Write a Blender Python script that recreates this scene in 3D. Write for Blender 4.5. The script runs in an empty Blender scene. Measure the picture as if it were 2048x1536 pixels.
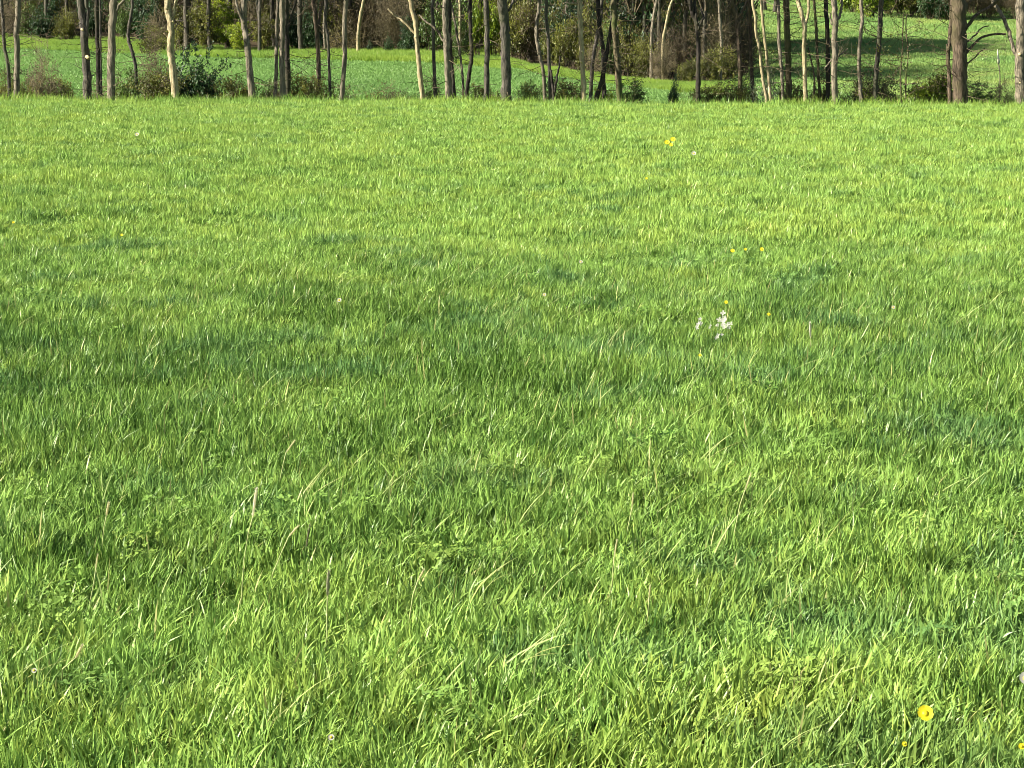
import bpy, math, random
import numpy as np
from mathutils import Vector

random.seed(7)
rng = np.random.default_rng(11)
S = bpy.context.scene
COL = S.collection

# ------------------------------------------------------------------ camera
PITCH = math.radians(11.69)
FPX = 4000.0                      # focal length in pixels of a 2048 wide picture
CAMZ = 1.6
cam_d = bpy.data.cameras.new('camera')
cam = bpy.data.objects.new('camera', cam_d)
COL.objects.link(cam)
cam_d.sensor_width = 36.0
cam_d.lens = 36.0 * FPX / 2048.0
cam_d.clip_end = 4000
cam.location = (0, 0, CAMZ)
cam.rotation_euler = (math.pi / 2 - PITCH, 0, 0)
S.camera = cam

# ------------------------------------------------------------------ light
SUN_EL = math.radians(34)
SUN_DIR = Vector((-0.96, -0.28, 0)).normalized()          # horizontal direction towards the sun
w = bpy.data.worlds.new('World'); S.world = w; w.use_nodes = True
nt = w.node_tree; nt.nodes.clear()
wo = nt.nodes.new('ShaderNodeOutputWorld'); bg = nt.nodes.new('ShaderNodeBackground')
sky = nt.nodes.new('ShaderNodeTexSky'); sky.sky_type = 'NISHITA'; sky.sun_disc = False
sky.sun_elevation = SUN_EL
sky.sun_rotation = math.atan2(SUN_DIR.x, SUN_DIR.y)
bg.inputs[1].default_value = 0.05
nt.links.new(sky.outputs[0], bg.inputs[0]); nt.links.new(bg.outputs[0], wo.inputs[0])
sd = bpy.data.lights.new('sun', 'SUN'); sun = bpy.data.objects.new('sun', sd); COL.objects.link(sun)
sd.energy = 5.0; sd.angle = math.radians(0.5); sd.color = (1.0, 0.93, 0.80)
to_sun = Vector((SUN_DIR.x * math.cos(SUN_EL), SUN_DIR.y * math.cos(SUN_EL), math.sin(SUN_EL)))
sun.rotation_euler = (-to_sun).to_track_quat('-Z', 'Y').to_euler()
sun.location = (-20, -10, 30)

S.view_settings.view_transform = 'Standard'
S.view_settings.look = 'None'
S.view_settings.gamma = 1.0
S.view_settings.exposure = 1.52
S.view_settings.use_curve_mapping = False
S.cycles.max_bounces = 6
S.cycles.diffuse_bounces = 3
S.cycles.transmission_bounces = 3
S.cycles.transparent_max_bounces = 4
S.cycles.filter_width = 0.9

# ------------------------------------------------------------------ helpers
def smooth(a, b, x):
    t = np.clip((x - a) / (b - a), 0, 1)
    return t * t * (3 - 2 * t)

def vnoise(x, y, scale, seed=0):
    x = np.asarray(x, float) / scale + 57.3 + seed * 13.1
    y = np.asarray(y, float) / scale + 31.7 + seed * 7.7
    xi = np.floor(x).astype(np.int64); yi = np.floor(y).astype(np.int64)
    fx = x - xi; fy = y - yi
    fx = fx * fx * (3 - 2 * fx); fy = fy * fy * (3 - 2 * fy)
    def h(a, b):
        n = (a * 374761393 + b * 668265263 + seed * 974711) & 0x7fffffff
        n = ((n ^ (n >> 13)) * 1274126177) & 0x7fffffff
        return ((n ^ (n >> 16)) & 0xffff) / 65535.0
    v = (h(xi, yi) * (1 - fx) + h(xi + 1, yi) * fx) * (1 - fy) + (h(xi, yi + 1) * (1 - fx) + h(xi + 1, yi + 1) * fx) * fy
    return v

KY = [-60, 0, 12, 24, 36, 43, 47, 52, 58, 65, 75, 100, 118, 130, 143, 160, 200, 260, 400, 800, 2500]
KZ = [1.6, 0, -0.33, -0.68, -1.06, -1.30, -1.50, -2.10, -2.70, -3.0, -3.05, -3.0, -2.92, -2.75, -2.2, -1.4, 1.5, 8, 26, 60, 160]
_fy = np.arange(-60, 2500, 1.0)
_fz = np.interp(_fy, KY, KZ)
_k = np.ones(5) / 5
_fz[3:-3] = np.convolve(_fz, _k, 'same')[3:-3]
def H(x, y):
    x = np.asarray(x, float); y = np.asarray(y, float)
    z = np.interp(y, _fy, _fz)
    near = 1 - smooth(50, 60, y)
    z = z - 0.0065 * np.clip(x, -15, 15) * smooth(10, 45, y) * near
    z = z + near * ((vnoise(x, y, 2.2, 3) - .5) * 0.07 + (vnoise(x, y, 0.7, 4) - .5) * 0.03)
    z = z - 0.07 * np.exp(-((y - 10.0 - 0.25 * x) / 1.6) ** 2)
    far = smooth(75, 120, y)
    z = z + far * ((vnoise(x, y, 9, 5) - .5) * 0.35 + (vnoise(x, y, 3.0, 6) - .5) * 0.10)
    return z
def Hf(x, y): return float(H(x, y))

def ray(px, py):
    a = (px - 1024) / FPX; b = (768 - py) / FPX
    cp, sp = math.cos(PITCH), math.sin(PITCH)
    return Vector((a, cp + b * sp, -sp + b * cp))
def at(px, py, Y):
    d = ray(px, py); t = Y / d.y
    return Vector((d.x * t, Y, CAMZ + d.z * t))
def gx(px, Y): return (px - 1024) / FPX * Y * 1.0 / (math.cos(PITCH) + 0.139 * math.sin(PITCH)) if Y > 20 else at(px, 768, Y).x
def on_ground(px, py, above=0.0):
    d = ray(px, py); t = 2.0
    while t < 60:
        p = d * t
        if CAMZ + p.z < Hf(p.x, p.y) + above: break
        t += 0.01
    return Vector((p.x, p.y, Hf(p.x, p.y)))

def tag(o, label=None, cat=None, group=None, kind=None):
    if label: o['label'] = label
    if cat: o['category'] = cat
    if group: o['group'] = group
    if kind: o['kind'] = kind
    return o
def empty(name, loc):
    o = bpy.data.objects.new(name, None); COL.objects.link(o); o.location = loc
    o.empty_display_size = 0.2
    return o

class MB:
    """collects tubes, quads and leaves, then links them as one mesh object"""
    def __init__(s): s.v = []; s.f = []; s.m = []
    def tube(s, pts, rad, n=6, mat=0, cap=True):
        pts = [Vector(p) for p in pts]
        base = len(s.v)
        prev = None
        for i, p in enumerate(pts):
            if i == 0: d = pts[1] - p
            elif i == len(pts) - 1: d = p - pts[i - 1]
            else: d = pts[i + 1] - pts[i - 1]
            if d.length < 1e-9: d = Vector((0, 0, 1))
            d.normalize()
            if prev is None:
                a = d.cross(Vector((0.31, 0.95, 0.02)))
                if a.length < 1e-3: a = d.cross(Vector((1, 0, 0)))
            else:
                a = prev - d * prev.dot(d)
            a.normalize(); prev = a
            b = d.cross(a)
            r = rad[i] if isinstance(rad, (list, tuple)) else rad
            for k in range(n):
                t = 2 * math.pi * k / n
                rr = r[k % len(r)] if isinstance(r, (list, tuple)) else r
                s.v.append(p + (a * math.cos(t) + b * math.sin(t)) * rr)
        for i in range(len(pts) - 1):
            for k in range(n):
                k2 = (k + 1) % n
                s.f.append((base + i * n + k, base + i * n + k2, base + (i + 1) * n + k2, base + (i + 1) * n + k)); s.m.append(mat)
        if cap:
            s.f.append(tuple(base + k for k in range(n))[::-1]); s.m.append(mat)
            l = base + (len(pts) - 1) * n
            s.f.append(tuple(l + k for k in range(n))); s.m.append(mat)
    def leaf(s, p, d, side, l, wd, mat=0):
        b = len(s.v)
        nrm = d.cross(side)
        s.v += [p, p + d * l * .5 + side * wd * .5 + nrm * l * .06, p + d * l, p + d * l * .5 - side * wd * .5 + nrm * l * .06]
        s.f.append((b, b + 1, b + 2)); s.f.append((b, b + 2, b + 3)); s.m += [mat, mat]
    def mesh(s, name, mats, smooth_shade=True):
        me = bpy.data.meshes.new(name)
        me.from_pydata([tuple(v) for v in s.v], [], s.f)
        for m in mats: me.materials.append(m)
        me.polygons.foreach_set('material_index', s.m)
        me.polygons.foreach_set('use_smooth', [smooth_shade] * len(s.f))
        me.update()
        return me
    def build(s, name, mats, parent=None, loc=None, smooth_shade=True):
        o = bpy.data.objects.new(name, s.mesh(name, mats, smooth_shade)); COL.objects.link(o)
        if parent: o.parent = parent
        if loc is not None: o.location = loc
        return o

def rv():
    v = Vector((random.gauss(0, 1), random.gauss(0, 1), random.gauss(0, 1)))
    return v.normalized()

# ------------------------------------------------------------------ materials
def new_mat(name):
    m = bpy.data.materials.new(name); m.use_nodes = True
    n = m.node_tree.nodes; n.clear()
    return m, n, m.node_tree.links
def rgb(c): return (c[0], c[1], c[2], 1)

def bark_mat(name, c1, c2, c3, bump=0.9, sc=1.0):
    m, n, l = new_mat(name)
    out = n.new('ShaderNodeOutputMaterial'); b = n.new('ShaderNodeBsdfPrincipled')
    tc = n.new('ShaderNodeTexCoord'); mp = n.new('ShaderNodeMapping'); mp.inputs['Scale'].default_value = (11 * sc, 11 * sc, 2.2 * sc)
    nz = n.new('ShaderNodeTexNoise'); nz.inputs['Scale'].default_value = 2.2; nz.inputs['Detail'].default_value = 5; nz.inputs['Roughness'].default_value = .65
    n2 = n.new('ShaderNodeTexNoise'); n2.inputs['Scale'].default_value = 1.7; n2.inputs['Detail'].default_value = 3
    oi = n.new('ShaderNodeObjectInfo')
    ad = n.new('ShaderNodeVectorMath'); ad.operation = 'ADD'
    l.new(tc.outputs['Object'], ad.inputs[0]); l.new(oi.outputs['Location'], ad.inputs[1])
    l.new(ad.outputs[0], mp.inputs[0]); l.new(mp.outputs[0], nz.inputs[0]); l.new(ad.outputs[0], n2.inputs[0])
    r = n.new('ShaderNodeValToRGB'); r.color_ramp.elements[0].position = .42; r.color_ramp.elements[1].position = .60
    r.color_ramp.elements[0].color = rgb(c1); r.color_ramp.elements[1].color = rgb(c2)
    l.new(nz.outputs[0], r.inputs[0])
    r2 = n.new('ShaderNodeValToRGB'); r2.color_ramp.elements[0].position = .48; r2.color_ramp.elements[1].position = .66
    l.new(n2.outputs[0], r2.inputs[0])
    mx = n.new('ShaderNodeMix'); mx.data_type = 'RGBA'
    l.new(r2.outputs[0], mx.inputs[0]); l.new(r.outputs[0], mx.inputs[6]); mx.inputs[7].default_value = rgb(c3)
    l.new(mx.outputs[2], b.inputs['Base Color']); b.inputs['Roughness'].default_value = .85
    b.inputs['Specular IOR Level'].default_value = .2
    bp = n.new('ShaderNodeBump'); bp.inputs['Strength'].default_value = bump; bp.inputs['Distance'].default_value = .03
    l.new(nz.outputs[0], bp.inputs['Height']); l.new(bp.outputs[0], b.inputs['Normal'])
    l.new(b.outputs[0], out.inputs[0])
    return m

def leaf_mat(name, ca, cb, trans=.35, sc=2.0):
    m, n, l = new_mat(name)
    out = n.new('ShaderNodeOutputMaterial')
    tc = n.new('ShaderNodeTexCoord'); oi = n.new('ShaderNodeObjectInfo')
    nz = n.new('ShaderNodeTexNoise'); nz.inputs['Scale'].default_value = sc; nz.inputs['Detail'].default_value = 4
    ad = n.new('ShaderNodeVectorMath'); ad.operation = 'ADD'
    l.new(tc.outputs['Object'], ad.inputs[0]); l.new(oi.outputs['Location'], ad.inputs[1]); l.new(ad.outputs[0], nz.inputs[0])
    r = n.new('ShaderNodeValToRGB'); r.color_ramp.elements[0].position = .35; r.color_ramp.elements[1].position = .65
    r.color_ramp.elements[0].color = rgb(ca); r.color_ramp.elements[1].color = rgb(cb)
    l.new(nz.outputs[0], r.inputs[0])
    d = n.new('ShaderNodeBsdfDiffuse'); t = n.new('ShaderNodeBsdfTranslucent'); g = n.new('ShaderNodeBsdfGlossy')
    g.inputs['Roughness'].default_value = .5; g.inputs['Color'].default_value = (.8, .8, .8, 1)
    m1 = n.new('ShaderNodeMixShader'); m1.inputs[0].default_value = trans
    m2 = n.new('ShaderNodeMixShader'); m2.inputs[0].default_value = .04
    l.new(r.outputs[0], d.inputs[0]); l.new(r.outputs[0], t.inputs[0])
    l.new(d.outputs[0], m1.inputs[1]); l.new(t.outputs[0], m1.inputs[2])
    l.new(m1.outputs[0], m2.inputs[1]); l.new(g.outputs[0], m2.inputs[2]); l.new(m2.outputs[0], out.inputs[0])
    return m

def grass_mat(name, cols, trans=.3, gloss=.06):
    """cols = (dark green, light green, yellow green, blue green); tint comes with each tuft, br with each blade"""
    m, n, l = new_mat(name)
    out = n.new('ShaderNodeOutputMaterial')
    at_ = n.new('ShaderNodeAttribute'); at_.attribute_type = 'INSTANCER'; at_.attribute_name = 'tint'
    sp = n.new('ShaderNodeSeparateColor'); l.new(at_.outputs['Color'], sp.inputs[0])
    br = n.new('ShaderNodeAttribute'); br.attribute_name = 'br'
    sb = n.new('ShaderNodeSeparateColor'); l.new(br.outputs['Color'], sb.inputs[0])
    ad = n.new('ShaderNodeMath'); ad.operation = 'ADD'; ad.use_clamp = True
    ml = n.new('ShaderNodeMath'); ml.operation = 'MULTIPLY'; ml.inputs[1].default_value = .6
    m0 = n.new('ShaderNodeMath'); m0.operation = 'MULTIPLY'; m0.inputs[1].default_value = .85
    l.new(sp.outputs[0], ml.inputs[0]); l.new(sb.outputs[0], m0.inputs[0]); l.new(ml.outputs[0], ad.inputs[0]); l.new(m0.outputs[0], ad.inputs[1])
    a = n.new('ShaderNodeMix'); a.data_type = 'RGBA'; a.inputs[6].default_value = rgb(cols[0]); a.inputs[7].default_value = rgb(cols[1]); l.new(ad.outputs[0], a.inputs[0])
    b = n.new('ShaderNodeMix'); b.data_type = 'RGBA'; b.inputs[7].default_value = rgb(cols[2]); l.new(a.outputs[2], b.inputs[6])
    l.new(sp.outputs[1], b.inputs[0])
    c = n.new('ShaderNodeMix'); c.data_type = 'RGBA'; c.inputs[7].default_value = rgb(cols[3]); l.new(b.outputs[2], c.inputs[6]); l.new(sp.outputs[2], c.inputs[0])
    # some whole blades are dry
    dry = n.new('ShaderNodeMath'); dry.operation = 'GREATER_THAN'; dry.inputs[1].default_value = .5; l.new(sb.outputs[1], dry.inputs[0])
    e = n.new('ShaderNodeMix'); e.data_type = 'RGBA'; e.inputs[7].default_value = (.36, .36, .13, 1); l.new(c.outputs[2], e.inputs[6]); l.new(dry.outputs[0], e.inputs[0])
    d = n.new('ShaderNodeBsdfDiffuse'); t = n.new('ShaderNodeBsdfTranslucent'); g = n.new('ShaderNodeBsdfGlossy')
    g.inputs['Roughness'].default_value = .38; g.inputs['Color'].default_value = (.9, .95, .8, 1)
    m1 = n.new('ShaderNodeMixShader'); m1.inputs[0].default_value = trans
    m2 = n.new('ShaderNodeMixShader'); m2.inputs[0].default_value = gloss
    l.new(e.outputs[2], d.inputs[0]); l.new(e.outputs[2], t.inputs[0])
    l.new(d.outputs[0], m1.inputs[1]); l.new(t.outputs[0], m1.inputs[2])
    l.new(m1.outputs[0], m2.inputs[1]); l.new(g.outputs[0], m2.inputs[2]); l.new(m2.outputs[0], out.inputs[0])
    return m

def ground_mat(name, cols, scale, bump=.3):
    m, n, l = new_mat(name)
    out = n.new('ShaderNodeOutputMaterial'); b = n.new('ShaderNodeBsdfPrincipled'); b.inputs['Roughness'].default_value = .95
    b.inputs['Specular IOR Level'].default_value = .1
    tc = n.new('ShaderNodeTexCoord')
    nz = n.new('ShaderNodeTexNoise'); nz.inputs['Scale'].default_value = scale; nz.inputs['Detail'].default_value = 8; nz.inputs['Roughness'].default_value = .7
    n2 = n.new('ShaderNodeTexNoise'); n2.inputs['Scale'].default_value = scale * .12; n2.inputs['Detail'].default_value = 4
    l.new(tc.outputs['Object'], nz.inputs[0]); l.new(tc.outputs['Object'], n2.inputs[0])
    mx = n.new('ShaderNodeMath'); mx.operation = 'ADD'
    h1 = n.new('ShaderNodeMath'); h1.operation = 'MULTIPLY'; h1.inputs[1].default_value = .55
    h2 = n.new('ShaderNodeMath'); h2.operation = 'MULTIPLY'; h2.inputs[1].default_value = .45
    l.new(nz.outputs[0], h1.inputs[0]); l.new(n2.outputs[0], h2.inputs[0]); l.new(h1.outputs[0], mx.inputs[0]); l.new(h2.outputs[0], mx.inputs[1])
    r = n.new('ShaderNodeValToRGB'); e = r.color_ramp.elements
    e[0].position = .38; e[0].color = rgb(cols[0]); e[1].position = .62; e[1].color = rgb(cols[-1])
    if len(cols) > 2:
        q = e.new(.5); q.color = rgb(cols[1])
    l.new(mx.outputs[0], r.inputs[0]); l.new(r.outputs[0], b.inputs['Base Color'])
    bp = n.new('ShaderNodeBump'); bp.inputs['Strength'].default_value = bump; bp.inputs['Distance'].default_value = .1
    l.new(nz.outputs[0], bp.inputs['Height']); l.new(bp.outputs[0], b.inputs['Normal']); l.new(b.outputs[0], out.inputs[0])
    return m

def plain_mat(name, c, rough=.6, trans=0.0):
    m, n, l = new_mat(name)
    out = n.new('ShaderNodeOutputMaterial')
    nz = n.new('ShaderNodeTexNoise'); nz.inputs['Scale'].default_value = 60; nz.inputs['Detail'].default_value = 3
    tc = n.new('ShaderNodeTexCoord'); l.new(tc.outputs['Object'], nz.inputs[0])
    r = n.new('ShaderNodeValToRGB'); r.color_ramp.elements[0].position = .3; r.color_ramp.elements[1].position = .7
    r.color_ramp.elements[0].color = rgb([x * .8 for x in c]); r.color_ramp.elements[1].color = rgb([min(1, x * 1.1) for x in c])
    l.new(nz.outputs[0], r.inputs[0])
    b = n.new('ShaderNodeBsdfPrincipled'); b.inputs['Roughness'].default_value = rough; l.new(r.outputs[0], b.inputs['Base Color'])
    if trans:
        t = n.new('ShaderNodeBsdfTranslucent'); l.new(r.outputs[0], t.inputs[0])
        mx = n.new('ShaderNodeMixShader'); mx.inputs[0].default_value = trans
        l.new(b.outputs[0], mx.inputs[1]); l.new(t.outputs[0], mx.inputs[2]); l.new(mx.outputs[0], out.inputs[0])
    else: l.new(b.outputs[0], out.inputs[0])
    return m

BARK = {
    'pale':  bark_mat('pale_bark', (.07, .06, .044), (.27, .23, .165), (.16, .14, .095)),
    'cream': bark_mat('cream_bark', (.18, .145, .08), (.48, .41, .245), (.32, .27, .15)),
    'grey':  bark_mat('grey_bark', (.036, .032, .027), (.14, .122, .098), (.08, .08, .05)),
    'brown': bark_mat('brown_bark', (.045, .034, .023), (.14, .105, .072), (.085, .075, .036)),
    'dark':  bark_mat('dark_bark', (.016, .013, .011), (.055, .046, .036), (.045, .043, .025)),
    'ivy':   bark_mat('mossy_bark', (.045, .04, .02), (.15, .12, .07), (.08, .10, .03)),
}
M_FBARK = bark_mat('forest_bark', (.035, .03, .023), (.12, .105, .08), (.06, .06, .035), .4, .6)
M_TWIG = bark_mat('twig_bark', (.04, .032, .02), (.14, .108, .068), (.09, .075, .038), .1)
M_TWIGP = bark_mat('pale_twig_bark', (.09, .075, .045), (.22, .185, .11), (.15, .13, .06), .1)
M_SCAR = plain_mat('fresh_cut_wood', (.62, .50, .25), .7)
M_SCARP = plain_mat('pink_cut_wood', (.78, .62, .50), .7)
M_LEAF = {
    'olive': leaf_mat('olive_leaf', (.06, .07, .010), (.20, .21, .028)),
    'lime':  leaf_mat('lime_leaf', (.15, .24, .012), (.36, .44, .03), .45),
    'green': leaf_mat('green_leaf', (.06, .11, .02), (.15, .24, .045)),
    'deep':  leaf_mat('deep_green_leaf', (.016, .042, .014), (.05, .11, .03)),
    'brown': leaf_mat('brown_bud', (.05, .038, .016), (.13, .095, .04), .2),
    'rust':  leaf_mat('rusty_bud', (.14, .10, .025), (.26, .21, .05), .2),
    'white': leaf_mat('white_blossom', (.30, .36, .14), (.62, .62, .40), .3),
}

# ------------------------------------------------------------------ ground sheets, one grid split by zone
def edge_D(px):
    return np.interp(px, [-900, 0, 150, 260, 400, 550, 700, 900, 1000, 1100, 1200, 1300, 1360, 1450, 1480],
                     [130, 125, 124, 121, 113, 111, 110, 107, 101, 92, 87, 83, 81, 81, 85])
def px_of(x, y): return 1024 + 4080.0 * x / y
def forest_zone(x, y):
    x = np.asarray(x, float); y = np.asarray(y, float)
    p = px_of(x, np.maximum(y, 1))
    left = (y > edge_D(p) + (vnoise(x, y, 2.5, 8) - .5) * 1.5) & (x < 9.8 + (y - 85) * 0.13) & ~((y > 150) & (x > 12))
    back = y > 176 + (vnoise(x, y, 4, 9) - .5) * 4 - (x - 20) * .10 + 20 * (1 - smooth(15, 24, x))
    return (left | back) & (y > 60)
def axis(lim, fine, step, step2, grow=1.12):
    a = list(np.arange(-fine, fine + 1e-6, step)); s = step2; p = fine
    while p < lim: p += s; s *= grow; a.append(p); a.insert(0, -p)
    return np.array(a)
gxs = axis(1500, 26, .45, .9)
ys = list(np.arange(-8, 47, .5)) + list(np.arange(47, 170, .8)); yy = 170; s_ = 1.5
while yy < 2300: ys.append(yy); yy += s_; s_ *= 1.1
ys = [-60, -40, -25, -14] + ys
gys = np.array(ys)
X, Y = np.meshgrid(gxs, gys)
Z = H(X, Y)
Z = Z - .04 * (1 - smooth(48, 56, Y))          # the grass blades are rooted a little above the coarse sheet
cx = (X[:-1, :-1] + X[1:, 1:]) / 2; cy = (Y[:-1, :-1] + Y[1:, 1:]) / 2
zone = np.zeros(cx.shape, int)                                 # 0 meadow 1 field 2 forest floor 3 track
zone[cy > 57] = 1
zone[forest_zone(cx, cy)] = 2
p_ = px_of(cx, np.maximum(cy, 1))
trk = (p_ > 1345) & (p_ < 1475) & (cy > 77.5 - (p_ - 1345) * .018) & (cy < 81.5 - (p_ - 1345) * .030)
zone[trk] = 3
M_SOIL = ground_mat('meadow_soil', [(.02, .03, .008), (.05, .065, .015), (.045, .045, .02)], 14, .6)
M_FIELD = ground_mat('crop_green', [(.12, .21, .055), (.16, .27, .075), (.20, .32, .09)], 3.0, .5)
M_LITTER = ground_mat('leaf_litter', [(.022, .018, .010), (.05, .038, .02), (.08, .06, .034)], 3.0, .6)
M_TRACK = ground_mat('pale_sandy_soil', [(.20, .23, .08), (.33, .31, .15), (.26, .29, .11)], 3.0, .3)
idx = np.arange(X.size).reshape(X.shape)
for zi, (nm, mt) in enumerate([('meadow_ground', M_SOIL), ('crop_field', M_FIELD), ('forest_floor', M_LITTER), ('sandy_track', M_TRACK)]):
    sel = zone == zi
    f = np.stack([idx[:-1, :-1][sel], idx[:-1, 1:][sel], idx[1:, 1:][sel], idx[1:, :-1][sel]], 1)
    used, inv = np.unique(f, return_inverse=True)
    V = np.stack([X.ravel()[used], Y.ravel()[used], Z.ravel()[used]], 1)
    me = bpy.data.meshes.new(nm)
    me.from_pydata(V.tolist(), [], inv.reshape(f.shape).tolist())
    me.polygons.foreach_set('use_smooth', [True] * len(me.polygons)); me.materials.append(mt)
    o = bpy.data.objects.new(nm, me); COL.objects.link(o); o['kind'] = 'structure'

# ------------------------------------------------------------------ grass tufts scattered with geometry nodes
def tuft_mesh(name, mat, nb, rad, h0, h1, w0, w1, lean=.35, droop=.5, seg=3, dryp=.02, seed=0, curl=1.0):
    r = np.random.default_rng(seed)
    V = []; F = []; BR = []
    for i in range(nb):
        a = r.uniform(0, 2 * math.pi); q = rad * math.sqrt(r.uniform())
        bx, by = q * math.cos(a), q * math.sin(a)
        h = r.uniform(h0, h1) * (1 - .25 * (q / rad) ** 2); wd = r.uniform(w0, w1)
        face = r.uniform(0, math.pi)
        sx, sy = math.cos(face), math.sin(face)
        dirx = lean * r.uniform(.2, 1.6) + droop * r.normal() * .5; diry = droop * r.normal() * .5
        c = r.uniform(0, 1.0) * curl; dry = 1.0 if r.uniform() < dryp else 0.0; br = r.uniform()
        b = len(V)
        for k in range(seg + 1):
            t = k / seg
            off = t * .5 + c * t * t * .9
            zz = h * (t - .30 * c * t * t)
            px_, py_ = bx + dirx * h * off, by + diry * h * off
            ww = wd * (1 - t ** 1.8) * (.75 + .5 * t) * .5
            if k < seg:
                V.append((px_ - sx * ww, py_ - sy * ww, zz)); V.append((px_ + sx * ww, py_ + sy * ww, zz))
                BR += [(br, dry, t, 1)] * 2
            else:
                V.append((px_, py_, zz)); BR.append((br, dry, t, 1))
        for k in range(seg - 1): F.append((b + 2 * k, b + 2 * k + 1, b + 2 * k + 3, b + 2 * k + 2))
        F.append((b + 2 * seg - 2, b + 2 * seg - 1, b + 2 * seg))
    return finish_proto(name, V, F, BR, mat)
def finish_proto(name, V, F, BR, mat):
    me = bpy.data.meshes.new(name); me.from_pydata(V, [], F); me.materials.append(mat)
    at_ = me.attributes.new('br', 'FLOAT_COLOR', 'POINT'); at_.data.foreach_set('color', np.array(BR, 'f').ravel())
    me.polygons.foreach_set('use_smooth', [True] * len(me.polygons))
    return bpy.data.objects.new(name, me)

def clover_mesh(name, mat, n, rad, h, ls, seed):
    r = np.random.default_rng(seed); V = []; F = []; BR = []
    for i in range(n):
        a = r.uniform(0, 6.28); q = rad * math.sqrt(r.uniform()); x, y = q * math.cos(a), q * math.sin(a)
        z = h * r.uniform(.5, 1.0); br = r.uniform(); s0 = ls * r.uniform(.7, 1.2); a0 = r.uniform(0, 6.28)
        tx, ty = r.normal() * .35, r.normal() * .35
        for j in range(3):
            t = a0 + j * 2.094; b = len(V)
            for (u, v) in ((0, 0), (.55, .42), (1, .3), (1, -.3), (.55, -.42)):
                dx = (u * math.cos(t) - v * math.sin(t)) * s0; dy = (u * math.sin(t) + v * math.cos(t)) * s0
                V.append((x + dx, y + dy, z + dx * tx + dy * ty)); BR.append((br, 0, 1, 1))
            F.append((b, b + 4, b + 3, b + 2, b + 1))
        b = len(V)
        V += [(x - .0008, y, z), (x + .0008, y, z), (x * .8 + .0008, y * .8, 0), (x * .8 - .0008, y * .8, 0)]; BR += [(br, 0, 0, 1)] * 4
        F.append((b, b + 1, b + 2, b + 3))
    return finish_proto(name, V, F, BR, mat)

def scatter(name, P, scl, rot, tint, pick, protos, label=None, cat=None):
    n = len(P)
    me = bpy.data.meshes.new(name); me.vertices.add(n)
    me.vertices.foreach_set('co', np.asarray(P, 'f').ravel())
    for nm, ty, data, key in (('scl', 'FLOAT_VECTOR', scl, 'vector'), ('rot', 'FLOAT_VECTOR', rot, 'vector'), ('tint', 'FLOAT_COLOR', tint, 'color'), ('pick', 'INT', pick, 'value')):
        a = me.attributes.new(nm, ty, 'POINT'); a.data.foreach_set(key, np.asarray(data, 'i' if ty == 'INT' else 'f').ravel())
    o = bpy.data.objects.new(name, me); COL.objects.link(o)
    pc = bpy.data.collections.new(name + '_pieces')
    for q, p in enumerate(protos):
        p.name = 'piece_%02d' % q if False else p.name
        pc.objects.link(p)
    g = bpy.data.node_groups.new(name, 'GeometryNodeTree')
    g.interface.new_socket('Geometry', in_out='INPUT', socket_type='NodeSocketGeometry')
    g.interface.new_socket('Geometry', in_out='OUTPUT', socket_type='NodeSocketGeometry')
    N = g.nodes; L = g.links
    gi = N.new('NodeGroupInput'); go = N.new('NodeGroupOutput')
    ip = N.new('GeometryNodeInstanceOnPoints'); ci = N.new('GeometryNodeCollectionInfo')
    ci.inputs['Collection'].default_value = pc
    ci.inputs['Separate Children'].default_value = True; ci.inputs['Reset Children'].default_value = True
    def na(nm, ty):
        a = N.new('GeometryNodeInputNamedAttribute'); a.data_type = ty; a.inputs['Name'].default_value = nm; return a.outputs['Attribute']
    e2r = N.new('FunctionNodeEulerToRotation')
    L.new(gi.outputs[0], ip.inputs['Points']); L.new(ci.outputs[0], ip.inputs['Instance'])
    ip.inputs['Pick Instance'].default_value = True
    L.new(na('pick', 'INT'), ip.inputs['Instance Index']); L.new(na('rot', 'FLOAT_VECTOR'), e2r.inputs[0]); L.new(e2r.outputs[0], ip.inputs['Rotation'])
    L.new(na('scl', 'FLOAT_VECTOR'), ip.inputs['Scale']); L.new(ip.outputs[0], go.inputs[0])
    md = o.modifiers.new('scatter', 'NODES'); md.node_group = g
    o['kind'] = 'stuff'
    if label: o['label'] = label
    if cat: o['category'] = cat
    return o

G_MEADOW = grass_mat('meadow_blade', ((.036, .095, .010), (.268, .432, .092), (.375, .462, .085), (.085, .190, .070)), .23, .020)
G_VERGE = grass_mat('verge_blade', ((.12, .22, .03), (.26, .40, .07), (.30, .41, .06), (.09, .21, .04)), .35, .02)
G_CROP = grass_mat('crop_blade', ((.13, .24, .062), (.20, .335, .095), (.34, .41, .115), (.11, .22, .07)), .3, .02)

SPOTS = []
for (px, py, rp, am) in [(1205, 612, 60, 1), (2010, 700, 90, 1), (900, 625, 70, .6), (60, 790, 110, .8), (1670, 660, 50, .9), (340, 735, 80, .7), (190, 278, 18, 1), (580, 345, 22, .7), (1820, 460, 28, .6), (1010, 775, 110, .6),
                         (1270, 700, 60, .6), (950, 1180, 120, .5), (200, 1110, 60, .5), (1900, 890, 90, .5), (1480, 430, 30, .5), (1330, 240, 40, .5), (930, 1400, 60, .6), (620, 780, 90, .5), (820, 650, 40, .6), (1560, 760, 60, .5)]:
    q_ = on_ground(px, py); SPOTS.append((q_.x, q_.y, rp / FPX * q_.y, am))
for k in range(70):
    q_ = on_ground(random.uniform(-100, 2150), 560 + 420 * random.random() ** 1.3 if k < 50 else random.uniform(230, 560)); rr_ = random.uniform(.04, .14) * (1 if k < 50 else 2); SPOTS.append((q_.x, q_.y, rr_, random.uniform(.5, 1)))
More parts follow.
